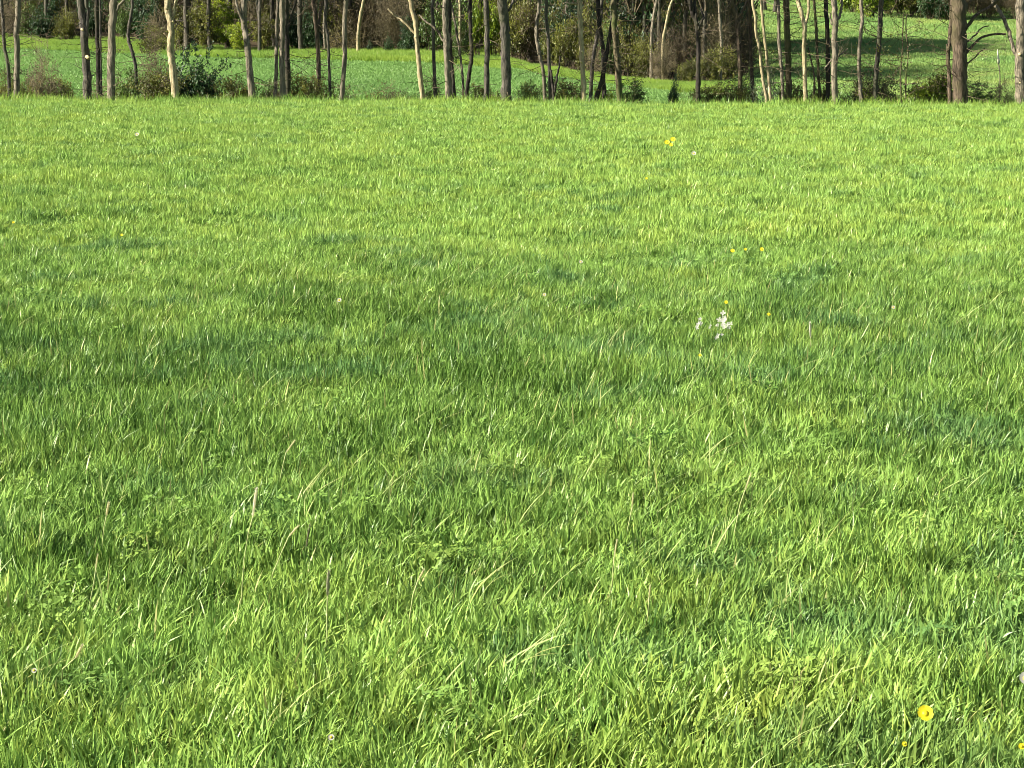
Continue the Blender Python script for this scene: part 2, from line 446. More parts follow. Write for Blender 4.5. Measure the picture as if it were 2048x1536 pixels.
def meadow_tint(x, y, n):
    lush = np.exp(-((y - 9.4 - .12 * x + (vnoise(x, y, .6, 21) - .5) * 3.0 + (vnoise(x, y, 1.9, 20) - .5) * 3.0) / 2.2) ** 2)  # taller lush grass, with the shade of the hollow put into its tint
    pale = smooth(11.5, 17, y + (vnoise(x, y, 1.6, 22) - .5) * 4)  # far grass tinted lighter, painting in blade tips lit at a grazing view
    near = 1 - smooth(4.5, 7.5, y)
    clump = vnoise(x, y, .28, 23) * .6 + vnoise(x, y, 1.1, 24) * .4
    fine = vnoise(x, y, .16, 29)
    spot = np.zeros(n)
    for (sx_, sy_, sr_, sa_) in SPOTS: spot = np.maximum(spot, sa_ * np.exp(-(((x - sx_) / sr_) ** 2 + ((y - sy_) / (sr_ * 1.6)) ** 2)))
    spot = np.clip(spot * (.6 + .8 * vnoise(x, y, .15, 35)), 0, 1)
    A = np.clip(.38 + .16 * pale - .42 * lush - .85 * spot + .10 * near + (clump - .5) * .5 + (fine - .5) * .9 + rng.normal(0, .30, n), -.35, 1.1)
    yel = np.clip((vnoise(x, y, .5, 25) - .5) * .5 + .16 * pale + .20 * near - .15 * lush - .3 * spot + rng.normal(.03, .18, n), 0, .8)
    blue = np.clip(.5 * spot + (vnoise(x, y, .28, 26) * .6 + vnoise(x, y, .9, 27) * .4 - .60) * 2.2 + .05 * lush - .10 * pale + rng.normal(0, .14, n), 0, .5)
    return np.stack([A, yel, blue, np.ones(n)], 1), lush, clump

def wedge(y0, y1, dens_fn, margin=1.12, extra=1.7):
    out = []
    for a in np.arange(y0, y1, .5):
        b = min(a + .5, y1); half = 0.2585 * b * margin + extra
        c = 1 / math.sqrt(dens_fn((a + b) / 2)); m = max(1, round((b - a) / c)); k = max(1, round(2 * half / c))   # jittered grid: no bare holes
        gx_, gy_ = np.meshgrid(np.arange(k), np.arange(m))
        gx_ = gx_ + rng.uniform(-.25, 1.25, gx_.shape); gy_ = gy_ + rng.uniform(-.25, 1.25, gy_.shape)
        out.append(np.stack([(gx_ / k * 2 * half - half).ravel(), (a + gy_ / m * (b - a)).ravel()], 1))
    return np.concatenate(out)

near_p = [tuft_mesh('grass_tuft_%02d' % i, G_MEADOW, 30, .055, .032, .110, .0042, .0088, .14, .66, 3, .016, 100 + i, .9) for i in range(12)]
near_p += [tuft_mesh('grass_tuft_%02d' % (12 + i), G_MEADOW, 14, .07, .07, .13, .0045, .0075, .35, .8, 4, .04, 130 + i, 1.2) for i in range(4)]
P = wedge(2.6, 15, lambda y: np.interp(y, [3, 8, 15], [500, 430, 290]))
n = len(P); x, y = P[:, 0], P[:, 1]
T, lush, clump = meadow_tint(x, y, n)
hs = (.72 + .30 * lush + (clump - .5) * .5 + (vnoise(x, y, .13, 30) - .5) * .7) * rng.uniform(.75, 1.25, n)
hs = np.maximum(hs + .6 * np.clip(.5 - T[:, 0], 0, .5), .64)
sw = rng.uniform(.85, 1.2, n)
rot = np.stack([rng.normal(0, .16, n), rng.normal(0, .16, n) + .02, rng.uniform(-1.8, 1.8, n)], 1)
pick = np.where(rng.uniform(0, 1, n) < .08, rng.integers(12, 16, n), rng.integers(0, 12, n))
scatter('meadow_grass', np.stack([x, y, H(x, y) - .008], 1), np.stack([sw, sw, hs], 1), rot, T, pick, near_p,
        'short bright green meadow grass filling the foreground', 'grass')

mid_p = [tuft_mesh('meadow_tuft_%02d' % i, G_MEADOW, 46, .10, .04, .10, .008, .016, .10, .8, 2, .006, 200 + i, .8) for i in range(10)]
P = wedge(15, 49, lambda y: np.interp(y, [15, 25, 48], [160, 105, 74]), 1.12, 2.5)
n = len(P); x, y = P[:, 0], P[:, 1]
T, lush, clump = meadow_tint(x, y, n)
T[:, 0] = np.clip(T[:, 0] + rng.normal(0, .25, n), 0, 1)
hs = .9 * (1 + 1.2 * smooth(41, 46, y) * vnoise(x, y, .5, 38) ** 2) * (.45 + vnoise(x, y, .26, 28) * 1.2 + (clump - .5) * .5) * rng.uniform(.6, 1.4, n)
sw = rng.uniform(.8, 1.25, n) * np.interp(y, [15, 48], [.8, 1.15])
rot = np.stack([rng.normal(0, .12, n), rng.normal(0, .12, n), rng.uniform(-1.1, 1.1, n)], 1)
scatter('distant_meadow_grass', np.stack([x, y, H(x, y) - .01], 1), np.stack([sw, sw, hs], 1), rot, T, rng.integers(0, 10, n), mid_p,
        'sunlit yellow green meadow grass reaching back to the row of trees', 'grass')

# clover and small broad leaves low in the sward
clo = [clover_mesh('clover_%02d' % i, G_MEADOW, 26, .07, .055, .010, 300 + i) for i in range(6)]
P = wedge(3.2, 14, lambda y: 12)
x, y = P[:, 0], P[:, 1]
keep = vnoise(x, y, .5, 31) * .6 + vnoise(x, y, 1.8, 32) * .4 > .47
x, y = x[keep], y[keep]; n = len(x)
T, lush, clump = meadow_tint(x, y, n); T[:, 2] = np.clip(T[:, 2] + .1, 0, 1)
sw = rng.uniform(.8, 1.3, n)
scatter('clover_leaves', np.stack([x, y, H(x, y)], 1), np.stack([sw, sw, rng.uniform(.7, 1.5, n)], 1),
        np.stack([rng.normal(0, .1, n), rng.normal(0, .1, n), rng.uniform(0, 6.28, n)], 1), T, rng.integers(0, 6, n), clo,
        'small rounded clover leaves low among the foreground grass', 'clover')

# long pale stalks leaning out of the sward
M_STRAW = grass_mat('pale_stalk', ((.26, .37, .09), (.42, .48, .18), (.50, .50, .20), (.30, .45, .18)), .3, .01)
st = [tuft_mesh('stalk_%02d' % i, M_STRAW, 3, .05,   .10, .18, .0035, .0055, .8, .9, 5, .2, 340 + i, .8) for i in range(8)]
P = wedge(3.3, 13, lambda y: 14)
x, y = P[:, 0], P[:, 1]; keep = vnoise(x, y, .8, 33) > .42; x, y = x[keep], y[keep]; n = len(x)
T = np.stack([rng.uniform(0, 1, n), rng.uniform(0, .5, n), rng.uniform(0, .3, n), np.ones(n)], 1)
sw = rng.uniform(.75, 1.15, n)
scatter('pale_grass_stalks', np.stack([x, y, H(x, y)], 1), np.stack([sw] * 3, 1),
        np.stack([rng.normal(0, .15, n), rng.normal(0, .15, n), rng.uniform(-.9, .9, n)], 1), T, rng.integers(0, 8, n), st,
        'long pale grass stalks leaning right above the foreground grass', 'grass')

# the bank just beyond the crest, under the row of trees
bank_p = [tuft_mesh('bank_tuft_%02d' % i, G_VERGE, 40, .2, .12, .40, .010, .018, .2, .8, 3, .06, 400 + i, .9) for i in range(6)]
n = 9000; x = rng.uniform(-22, 22, n); y = rng.uniform(47.5, 66, n)
T = np.stack([np.clip(rng.normal(.35, .25, n), 0, 1), np.clip(vnoise(x, y, 1.5, 41) - .3, 0, 1), np.clip(vnoise(x, y, 2, 42) - .4, 0, 1), np.ones(n)], 1)
sw = rng.uniform(.7, 1.3, n)
scatter('bank_grass', np.stack([x, y, H(x, y)], 1), np.stack([sw, sw, sw], 1), np.stack([rng.normal(0, .1, n), rng.normal(0, .1, n), rng.uniform(-3, 3, n)], 1), T,
        rng.integers(0, 6, n), bank_p, 'rough grass on the bank under the row of bare trees', 'grass')

# crop rows in the field behind, rough pasture on the rising right side
crop_p = [tuft_mesh('crop_tuft_%02d' % i, G_CROP, 40, .35, .05, .12, .02, .035, .1, .7, 2, 0, 430 + i, .7) for i in range(6)]
n = 72000; y = rng.uniform(66, 172, n); x = rng.uniform(-1, 1, n) * (.2585 * y * 1.12 + 3)
ok = ~forest_zone(x, y) & ~((px_of(x, y) > 1345) & (px_of(x, y) < 1475) & (y > 77.3 - (px_of(x, y) - 1345) * .018) & (y < 81.7 - (px_of(x, y) - 1345) * .030) & (rng.uniform(0, 1, n) < .8))
x, y = x[ok], y[ok]; n = len(x)
right = smooth(9, 14, x)
c_ = vnoise(x, y, 3.5, 51) * .5 + vnoise(x, y, 1.2, 52) * .5
T = np.stack([np.clip(.45 + (c_ - .5) * (.4 + 1.4 * right) + .1 * right + rng.normal(0, .05 + .12 * right, n), 0, 1), np.clip(right * (.25 + (vnoise(x, y, 2.2, 53) - .4) * 1.0), 0, .8),
              np.clip((1 - right) * .12 + (vnoise(x, y, 6, 54) - .5) * .5, 0, .5), np.ones(n)], 1)
hs = (1 + right * (.3 + 2.6 * np.clip(c_ - .45, 0, 1) * 2)) * rng.uniform(.7, 1.3, n); sw = rng.uniform(.8, 1.3, n)
scatter('field_grass', np.stack([x, y, H(x, y)], 1), np.stack([sw, sw, hs], 1), np.stack([rng.normal(0, .1, n), rng.normal(0, .1, n), rng.uniform(-3, 3, n)], 1), T,
        rng.integers(0, 6, n), crop_p, 'even blue green young crop and pasture behind the trees', 'crop')

# tall lush verge along the foot of the wood
verge_p = [tuft_mesh('verge_tuft_%02d' % i, G_VERGE, 44, .28, .30, .80, .018, .034, .15, .55, 3, .03, 460 + i, .8) for i in range(8)]
n = 26000; pxr = rng.uniform(-150, 1500, n); d = edge_D(pxr)
dep = np.where(pxr < 1000, 7.0, 2.5); y = d - rng.uniform(-1.5, 1, n) * dep * .8 - 1
x = (pxr - 1024) / 4080 * y
T = np.stack([np.clip(.55 + (vnoise(x, y, 1.5, 61) - .5) * 1.0 + rng.normal(0, .15, n), 0, 1), np.clip(vnoise(x, y, 2.5, 62) - .25, 0, 1) * .8, np.clip(vnoise(x, y, 3, 63) - .5, 0, 1), np.ones(n)], 1)
sw = rng.uniform(.7, 1.2, n) * (.55 + .5 * vnoise(x, y, 2.0, 64)) * np.interp(pxr, [300, 450, 900, 1050, 1250], [.45, .62, .62, .5, .4])
scatter('verge_grass', np.stack([x, y, H(x, y)], 1), np.stack([sw] * 3, 1), np.stack([rng.normal(0, .1, n), rng.normal(0, .1, n), rng.uniform(-3, 3, n)], 1), T,
        rng.integers(0, 8, n), verge_p, 'tall bright grass along the foot of the wood', 'grass')

# ------------------------------------------------------------------ woody growth
def grow(mb, p, d, length, r0, lvl, leaves, o, n=4, up=.15, leafmat=1):
    """a wavy shoot with side shoots and leaves"""
    seg = 5 if lvl > 0 else 3
    pts = [p.copy()]; q = p.copy(); dd = d.copy()
    for k in range(seg):
        dd = (dd + rv() * .22 + Vector((0, 0, up * .3))).normalized()
        if o.get('layer'): dd = Vector((dd.x, dd.y, dd.z * .75)).normalized() if lvl < o['lv'] else dd
        q = q + dd * length / seg; pts.append(q.copy())
    rad = [max(.0025, r0 * (1 - .8 * k / seg)) for k in range(seg + 1)]
    mb.tube(pts, rad, 3 if lvl == 0 else n, 0, False)
    if lvl > 0:
        for j in range(o['nb']):
            t = random.uniform(o.get('t0', .25), 1); i = min(seg - 1, int(t * seg)); f = t * seg - i
            b = pts[i].lerp(pts[i + 1], f); ax = (pts[i + 1] - pts[i]).normalized()
            s = rv(); s = (s - ax * s.dot(ax)).normalized()
            bd = (ax * random.uniform(.3, 1.0) + s).normalized()
            if o.get('layer'): bd = Vector((bd.x, bd.y, bd.z * .25)).normalized()
            grow(mb, b, bd, length * random.uniform(.35, .62), rad[i] * .55, lvl - 1, leaves, o, 3, up, leafmat)
    if lvl <= o.get('leaflvl', 1):
        for j in range(leaves if lvl == 0 else leaves // 2):
            t = random.uniform(.1, 1); i = min(seg - 1, int(t * seg))
            b = pts[i].lerp(pts[i + 1], t * seg - i) + rv() * o['ls'] * .6
            dv = rv()
            if o.get('layer'): dv = Vector((dv.x, dv.y, dv.z * .35)).normalized()
            sv = dv.cross(rv()).normalized()
            l_ = o['ls'] * random.uniform(.6, 1.3)
            mb.leaf(b, dv, sv, l_, l_ * .62, leafmat)

def bush_parts(seed, stems, h, spread, leaves, ls, nb=5, lv=2, r=.015, up=.2, layer=False, t0=.25, jit=.2):
    random.seed(seed); mb = MB()
    o = dict(nb=nb, ls=ls, lv=lv, layer=layer, t0=t0)
    for i in range(stems):
        a = random.uniform(0, 6.28); q = random.uniform(0, 1) ** .6
        d = Vector((math.cos(a) * q * spread / h, math.sin(a) * q * spread / h, 1)).normalized()
        b = Vector((math.cos(a), math.sin(a), 0)) * q * jit * spread
        grow(mb, b, d, h * random.uniform(.6, 1.05) * (1 - .35 * q), r * random.uniform(.6, 1.2), lv, leaves, o, 4, up)
    return mb

BUSH = {}
def bush_mesh(key, mats, **k):
    BUSH[key] = bush_parts(**k).mesh(key, mats, False)
bush_mesh('olive_dome', [M_TWIG, M_LEAF['olive']], seed=1, stems=22, h=1.0, spread=.75, leaves=10, ls=.05, nb=5)
bush_mesh('olive_loose', [M_TWIG, M_LEAF['olive']], seed=2, stems=14, h=1.0, spread=.55, leaves=6, ls=.05, nb=6)
bush_mesh('lime_loose', [M_TWIG, M_LEAF['lime']], seed=3, stems=13, h=1.0, spread=.5, leaves=6, ls=.07, nb=6)
bush_mesh('deep_dome', [M_TWIG, M_LEAF['deep']], seed=4, stems=24, h=1.0, spread=.6, leaves=10, ls=.06, nb=5)
bush_mesh('green_loose', [M_TWIG, M_LEAF['green']], seed=5, stems=16, h=1.0, spread=.6, leaves=7, ls=.055, nb=5)
bush_mesh('brown_tangle', [M_TWIG, M_LEAF['brown']], seed=6, stems=20, h=1.0, spread=.8, leaves=3, ls=.028, nb=7, r=.010)
bush_mesh('pale_tangle', [M_TWIGP, M_LEAF['brown']], seed=7, stems=18, h=1.0, spread=.8, leaves=2, ls=.028, nb=7, r=.009)
bush_mesh('rust_tangle', [M_TWIGP, M_LEAF['rust']], seed=8, stems=13, h=1.0, spread=.7, leaves=3, ls=.035, nb=5, r=.007)
bush_mesh('white_bloom', [M_TWIG, M_LEAF['white']], seed=9, stems=8, h=1.0, spread=.45, leaves=4, ls=.08, nb=4)
bush_mesh('olive_layers', [M_TWIG, M_LEAF['olive']], seed=10, stems=7, h=1.0, spread=.35, leaves=7, ls=.045, nb=9, layer=True, up=0)
bush_mesh('lime_layers', [M_TWIG, M_LEAF['lime']], seed=12, stems=6, h=1.0, spread=.35, leaves=7, ls=.05, nb=9, layer=True, up=0)
bush_mesh('conifer', [M_TWIG, M_LEAF['deep']], seed=13, stems=3, h=1.0, spread=.1, leaves=14, ls=.05, nb=26, lv=1, up=-.1, t0=.05)

def bush(px, Yd, hgt, wid, key, label, group='bushes along the foot of the wood', name='bush', cat='bush', sink=.05):
    x_ = (px - 1024) / 4080 * Yd
    o = bpy.data.objects.new(name, BUSH[key]); COL.objects.link(o)
    o.location = (x_, Yd, Hf(x_, Yd) - sink)
    o.scale = (wid, wid, hgt); o.rotation_euler = (0, 0, random.uniform(0, 6.28))
    tag(o, label, cat, group)
    return o

# crowns for the row of trees and the wood
def crown_mesh(name, mats, seed, stems, h, spread, leaves, ls, nb, lv=2, r=.05):
    return bush_parts(seed, stems, h, spread, leaves, ls, nb, lv, r, .15, jit=.06).mesh(name, mats, False)
DENSECROWN = crown_mesh('dense_crown', [M_TWIG, M_LEAF['deep']], 58, 16, 8.5, 3.0, 16, .26, 6, 2, .07)
ROWCROWN = [crown_mesh('row_crown', [M_TWIG, M_LEAF['olive']], 40 + i, 4, 6.5, 2.2, 1, .06, 3) for i in range(4)]
FORCROWN = [crown_mesh('wood_crown', [M_TWIG, M_LEAF[k]], 50 + i, 12, 8.0, 3.6, 7, .15, 6, 2, .07) for i, k in enumerate(['olive', 'green', 'olive', 'lime'])]

# ---- the row of trees: visible trunk courses read off the photograph as x at heights, then carried on above the frame
def catmull(pts, n=5):
    out = []
    P_ = [pts[0]] + list(pts) + [pts[-1]]
    for i in range(1, len(P_) - 2):
        for k in range(n):
            t = k / n
            a, b, c, d = P_[i - 1], P_[i], P_[i + 1], P_[i + 2]
            out.append(.5 * ((2 * b) + (c - a) * t + (2 * a - 5 * b + 4 * c - d) * t * t + (3 * b - a - 3 * c + d) * t ** 3))
    out.append(P_[-2]); return out

def limb(mb, pts, r0, r1, n=8, bump=.10, wob=.012):
    c = catmull(pts, 5); m = len(c)
    rad = []
    for i, p in enumerate(c):
        t = i / (m - 1); r = r0 + (r1 - r0) * t
        rad.append([r * (1 + random.uniform(-bump, bump)) for k in range(n)])
        if 0 < i < m - 1: c[i] = p + Vector((random.gauss(0, 1), random.gauss(0, 1), 0)) * wob
    mb.tube(c, rad, n, 0, True)

def row_tree(D, course, wpx, tone, label, branches=(), scars=(), twigs=0, top=9.5, crown=True, leafy=False, stopat=None):
    """course: (px, py) from base up; branches: (course, w0, w1); scars: (px, py, size_px)"""
    S_ = D / FPX
    b0 = at(course[0][0], 200, D); gz = Hf(b0.x, D) - .12
    root = empty('bare_tree', (b0.x, D, gz)); tag(root, label, 'tree', 'trees in the row beyond the meadow')
    O = Vector((b0.x, D, gz))
    r0 = wpx * .92 * S_ / 2
    dy = 0
    pts = []
    first = at(course[0][0], course[0][1], D)
    pts.append(Vector((first.x, D, gz)) - O)
    for i, (px, py) in enumerate(course):
        p = at(px, py, D + dy); dy += random.uniform(-.08, .08)
        if (p - O).z > pts[-1].z + .12: pts.append(p - O)
    mb = MB()
    if stopat is None:
        # carry the trunk on above the picture
        d = (pts[-1] - pts[-2]).normalized(); d = (d + Vector((0, 0, 1.2))).normalized(); q = pts[-1].copy()
        k = 0
        while q.z < top:
            d = (d + Vector((random.gauss(0, .09), random.gauss(0, .09), .15))).normalized()
            q = q + d * 1.3; pts.append(q.copy())
        z0 = at(0, 0, D).z - gz
        r1 = r0 * .35
    else: r1 = r0 * .55
    # root flare then the trunk
    c = catmull(pts, 6); m = len(c); rad = []; nn = 12
    lob = [random.uniform(-.08, .08) for k in range(nn)]
    for i, p in enumerate(c):
        hh = p.z; t = i / (m - 1)
        tz = max(0, hh) / max(.1, c[-1].z)
        r = r0 * (1.06 - .06 * min(1, hh / 2)) + (r1 - r0) * max(0, (tz - .25) / .75) if stopat is None else r0 + (r1 - r0) * tz
        r *= 1 + .30 * math.exp(-max(0, hh) / .18)
        kn = 1 + (.12 * random.random() if random.random() < .15 else 0)
        rad.append([r * kn * (1 + lob[k] + random.uniform(-.10, .10)) for k in range(nn)])
        if 0 < i < m - 1: c[i] = p + Vector((random.gauss(0, 1), random.gauss(0, 1), 0)) * r0 * .10
    mb.tube(c, rad, nn, 0, True)
    tr = mb.build('trunk', [BARK[tone]], root)
    for (bc, w0, w1) in branches:
        bm = MB(); bp = []; dd = 0
        for j, (px, py) in enumerate(bc):
            bp.append(at(px, py, D + dd) - O); dd += random.uniform(-.05, .12)
        if bc[-1][1] <= 2:
            d = (bp[-1] - bp[-2]).normalized(); q = bp[-1]
            for k in range(3):
                d = (d + Vector((0, random.gauss(0, .15), .35))).normalized(); q = q + d * .7; bp.append(q.copy())
        limb(bm, bp, w0 * S_ / 2, max(.006, w1 * S_ / 2), 7, .12, .008)
        bm.build('branch', [BARK[tone if len(bc) < 9 else tone]], root)
    for sc in scars:
        px, py, sz = sc[:3]
        p = at(px, py, D - r0 * 1.02) - O; sm = MB()
        r_ = sz * .85 * S_ / 2; nrm = Vector((-.25, -1, .25)).normalized()
        q_ = [random.uniform(.65, 1.15) for _ in range(10)]; sm.tube([p + nrm * -.06, p + nrm * .008, p + nrm * .014], [[r_ * k_ for k_ in q_], [r_ * k_ for k_ in q_], [r_ * .8 * k_ for k_ in q_]], 10, 0, True)
        sm.build('cut_scar', [M_SCARP if len(sc) > 3 else M_SCAR], tr)
    if twigs:
        twigs = int(twigs * 2.2) + 2
        tm = MB(); o = dict(nb=4, ls=.05, lv=1, t0=.2, leaflvl=1)
        for k in range(twigs):
            t = random.uniform(.03, .55); p = None
            zt = random.uniform(.5, 3.2)
            for i in range(m - 1):
                if c[i].z <= zt <= c[i + 1].z: p = c[i]; break
            if p is None: continue
            a = random.uniform(0, 6.28); d = Vector((math.cos(a), math.sin(a) * .6, random.uniform(-.3, .5))).normalized()
            grow(tm, p + Vector((d.x, d.y, 0)) * r0 * .8, d, random.uniform(.4, 1.3), .010, 1, 3 if leafy else 0, o, 3, .05)
        tm.build('twigs', [M_TWIG, M_LEAF['olive']], root, smooth_shade=False)['kind'] = 'stuff'
    if crown and stopat is None:
        cr = bpy.data.objects.new('crown', random.choice(ROWCROWN)); COL.objects.link(cr); cr.parent = root
        base = min(c, key=lambda p: abs(p.z - 4.3))
        cr.location = base; cr.rotation_euler = (0, 0, random.uniform(0, 6.28)); s = random.uniform(.8, 1.1); cr.scale = (s, s, s)
    return root

random.seed(21)
RT = row_tree
RT(50.5, [(20, 200), (17, 140), (9, 90), (6, 40), (3, 0)], 7, 'grey', 'thin grey tree leaning left at the far left edge', twigs=6)
RT(50.0, [(33, 200), (34, 120), (33, 60), (36, 0)], 12, 'pale', 'slim two-tone tree with one pale and one dark side, second from the left', twigs=16)
RT(49.5, [(175, 200), (172, 130), (169, 80), (166, 40), (162, 0)], 17, 'grey', 'grey-brown tree with a big cut scar halfway up, left of a dark twin stem', scars=[(164, 59, 7), (174, 114, 10)], branches=[([(170, 75), (176, 30), (172, 0)], 8, 6)], twigs=5)
RT(50.8, [(197, 200), (196, 120), (194, 60), (193, 0)], 9, 'dark', 'black straight stem between two grey-brown trees on the left', twigs=4)
RT(51.2, [(203, 200), (201, 120), (201, 60), (200, 0)], 4.5, 'grey', 'very thin grey stem just right of the black stem on the left')
RT(49.2, [(222, 200), (222, 140), (224, 70), (227, 0)], 16, 'pale', 'straight beige tree with a light branch going up right near the top of the picture', branches=[([(232, 24), (239, 10), (247, 0)], 6, 4)], scars=[(222, 115, 4)], twigs=5)
RT(54.0, [(275, 200), (270, 130), (263, 100), (256, 72), (262, 30), (264, 5)], 7, 'grey', 'crooked broken grey stem with bends, left of the brightly lit cream tree', twigs=10, crown=False)
RT(49.0, [(351, 200), (345, 130), (341, 95), (342, 50), (336, 20), (335, 0)], 15, 'cream', 'brightly lit cream tree with peeled bark and knots, beside the dark green bush', scars=[(345, 43, 5)], branches=[([(338, 75), (328, 66)], 5, 3), ([(345, 40), (348, 18), (352, 0)], 7, 5)], twigs=4)
RT(49.4, [(505, 200), (498, 130), (493, 80), (488, 45), (489, 0)], 14, 'pale', 'pale tree forked low with a thinner arm going up left', branches=[([(489, 46), (478, 22), (471, 0)], 6, 4)], twigs=6)
RT(50.2, [(550, 200), (553, 120), (553, 60), (556, 0)], 7.5, 'pale', 'thin pale stem, leftmost of a close group of three')
RT(49.7, [(567, 200), (564, 120), (565, 60), (564, 0)], 11, 'pale', 'medium pale grey tree in the middle of a close group of three', scars=[(565, 98, 4)], twigs=3)
RT(50.6, [(576, 200), (575, 120), (573, 60), (572, 0)], 10, 'dark', 'dark tree, rightmost of a close group of three', branches=[([(575, 60), (585, 25), (592, 0)], 5, 4)], twigs=5)
RT(52.5, [(638, 200), (637, 130), (634, 70), (630, 30), (626, 0)], 9, 'brown', 'dark brown tree with an arm leaning right behind a thin pale stem', branches=[([(635, 60), (642, 20), (648, 0)], 6, 4)], twigs=8)
RT(51.5, [(661, 200), (658, 120), (655, 70), (650, 40), (652, 0)], 6, 'grey', 'thin grey stem right of the dark brown forked tree', twigs=4)
RT(49.8, [(683, 200), (689, 120), (689, 60), (692, 0)], 9.5, 'pale', 'straight beige tree leaning slightly right beside an open stretch of field', twigs=3)
RT(49.3, [(845, 200), (837, 120), (833, 75), (831, 45), (822, 5)], 10, 'cream', 'bright cream tree with a long arm reaching up left over the wood', branches=[([(831, 70), (812, 48), (797, 36), (786, 28), (776, 18)], 5, 3)], scars=[(831, 73, 6)])
RT(50.4, [(871, 200), (868, 120), (867, 60), (866, 0)], 7, 'grey', 'thin straight grey stem behind the end of a bright broken branch', twigs=3)
RT(49.0, [(898, 200), (895, 120), (893, 70), (892, 0)], 13, 'pale', 'beige tree with a bright bare branch pointing up left', branches=[([(892, 92), (886, 80), (878, 66), (868, 55), (852, 43), (838, 30)], 6, 3), ([(888, 82), (893, 76)], 7, 5)], twigs=4)
RT(49.6, [(909, 200), (905, 150), (901, 110), (899, 60), (899, 0)], 8, 'dark', 'dark stem pressed against the right side of a beige tree')
RT(50.9, [(927, 200), (925, 150), (919, 100), (911, 50), (902, 10), (900, 0)], 5, 'pale', 'thin pale stem curving up left, left of a black forked base')
RT(50.0, [(933, 200), (938, 150), (943, 110), (941, 60), (941, 0)], 8, 'dark', 'black slightly bent stem in front of a lime green young tree', twigs=6)
RT(49.5, [(973, 200), (974, 120), (974, 60), (972, 0)], 11, 'grey', 'straight grey tree left of the thick scarred tree', twigs=3)
RT(48.8, [(1012, 200), (1012, 140), (1011, 80), (1009, 40), (1004, 0)], 20, 'grey', 'thick grey tree with a pink scar above a yellow one', scars=[(1009, 25, 9, 1), (1010, 80, 8), (1000, 34, 4)], branches=[([(1016, 24), (1023, 10), (1026, 0)], 5, 4)], twigs=2)
RT(50.2, [(1090, 200), (1087, 145), (1079, 110), (1073, 75), (1074, 40), (1078, 10)], 7, 'pale', 'thin crooked pale stem bending left, left one of a pair', twigs=4)
RT(50.0, [(1101, 200), (1098, 130), (1097, 80), (1093, 40), (1092, 0)], 7, 'grey', 'thin wavy olive grey stem, right one of a crooked pair', twigs=4)
RT(49.8, [(1108, 200), (1105, 170), (1102, 140)], 8, 'dark', 'short black stump with a pale cut shoot at its right', branches=[([(1109, 185), (1112, 165), (1117, 140), (1120, 113)], 5, 3)], stopat=1)
RT(49.2, [(1167, 200), (1166, 150), (1163, 100), (1161, 50), (1158, 0)], 10, 'cream', 'cream tree with a sawn horizontal branch near the top of the picture', branches=[([(1157, 8), (1142, 7), (1127, 7)], 5, 3.5)], scars=[(1164, 103, 5), (1162, 124, 4)], twigs=3)
RT(51.4, [(1181, 200), (1185, 130), (1193, 80), (1201, 40), (1204, 0)], 8, 'grey', 'grey green stem leaning right from left of the black leaning tree', twigs=5)
RT(50.0, [(1192, 200), (1204, 160), (1213, 110), (1222, 60), (1230, 20), (1234, 0)], 9, 'dark', 'black tree leaning strongly right across its neighbours', twigs=6)
RT(50.4, [(1209, 200), (1207, 160), (1206, 100), (1199, 50), (1196, 0)], 9, 'dark', 'black upright stem crossing the leaning black tree', twigs=4)
RT(49.8, [(1239, 200), (1236, 140), (1232, 90), (1229, 40), (1227, 0)], 13, 'ivy', 'mossy brown tree right of the black leaning tree', twigs=10, leafy=True)
RT(49.4, [(1396, 200), (1396, 150), (1397, 90), (1394, 50), (1385, 25), (1379, 0)], 10, 'dark', 'dark isolated tree forking into several arms beside the sandy track', branches=[([(1394, 50), (1391, 25), (1389, 0)], 6, 4.5), ([(1397, 60), (1403, 42), (1408, 34), (1403, 22), (1405, 15)], 5, 3.5)], twigs=6)
RT(51.0, [(1481, 200), (1480, 130), (1477, 80), (1475, 42), (1468, 15), (1463, 0)], 9, 'brown', 'dark brown tree with a V fork near the top of the picture', branches=[([(1475, 42), (1485, 22), (1494, 5), (1497, 0)], 6, 4.5)], twigs=10)
RT(51.6, [(1505, 200), (1503, 130), (1500, 70), (1498, 0)], 8, 'brown', 'plain dark brown stem between the V forked tree and two cream stems', twigs=8)
RT(49.5, [(1533, 200), (1524, 150), (1519, 100), (1512, 65), (1510, 30), (1505, 0)], 6, 'cream', 'slender wavy cream stem bending left, left one of two', twigs=2)
RT(49.7, [(1541, 200), (1537, 150), (1532, 100), (1526, 50), (1523, 0)], 6, 'cream', 'slender cream stem beside white blossom, right one of two', twigs=2)
RT(50.3, [(1566, 200), (1564, 150), (1558, 80), (1556, 0)], 7, 'pale', 'slim pale stem just left of a mossy dark trunk', twigs=3)
RT(50.9, [(1578, 200), (1577, 130), (1574, 60), (1572, 0)], 13, 'ivy', 'mossy dark trunk behind a slim pale stem right of the blossom', twigs=10, leafy=True)
RT(49.6, [(1611, 200), (1609, 140), (1608, 90), (1609, 55), (1601, 20), (1596, 0)], 9, 'cream', 'cream tree dividing into a Y in front of the shaded pasture', branches=[([(1609, 58), (1615, 30), (1618, 0)], 6, 5), ([(1606, 112), (1595, 106)], 3, 2)], twigs=3)
RT(50.8, [(1628, 200), (1628, 150), (1622, 120), (1616, 95)], 5, 'brown', 'thin reddish brown stem ending in a broken top', stopat=1)
RT(51.2, [(1639, 200), (1636, 130), (1632, 60), (1628, 0)], 6, 'ivy', 'thin mossy stem between the Y-shaped cream tree and the dark tree', twigs=6)
RT(51.0, [(1656, 200), (1656, 130), (1655, 60), (1652, 0)], 9, 'dark', 'dark tree directly behind the left side of a knotty beige tree', twigs=4)
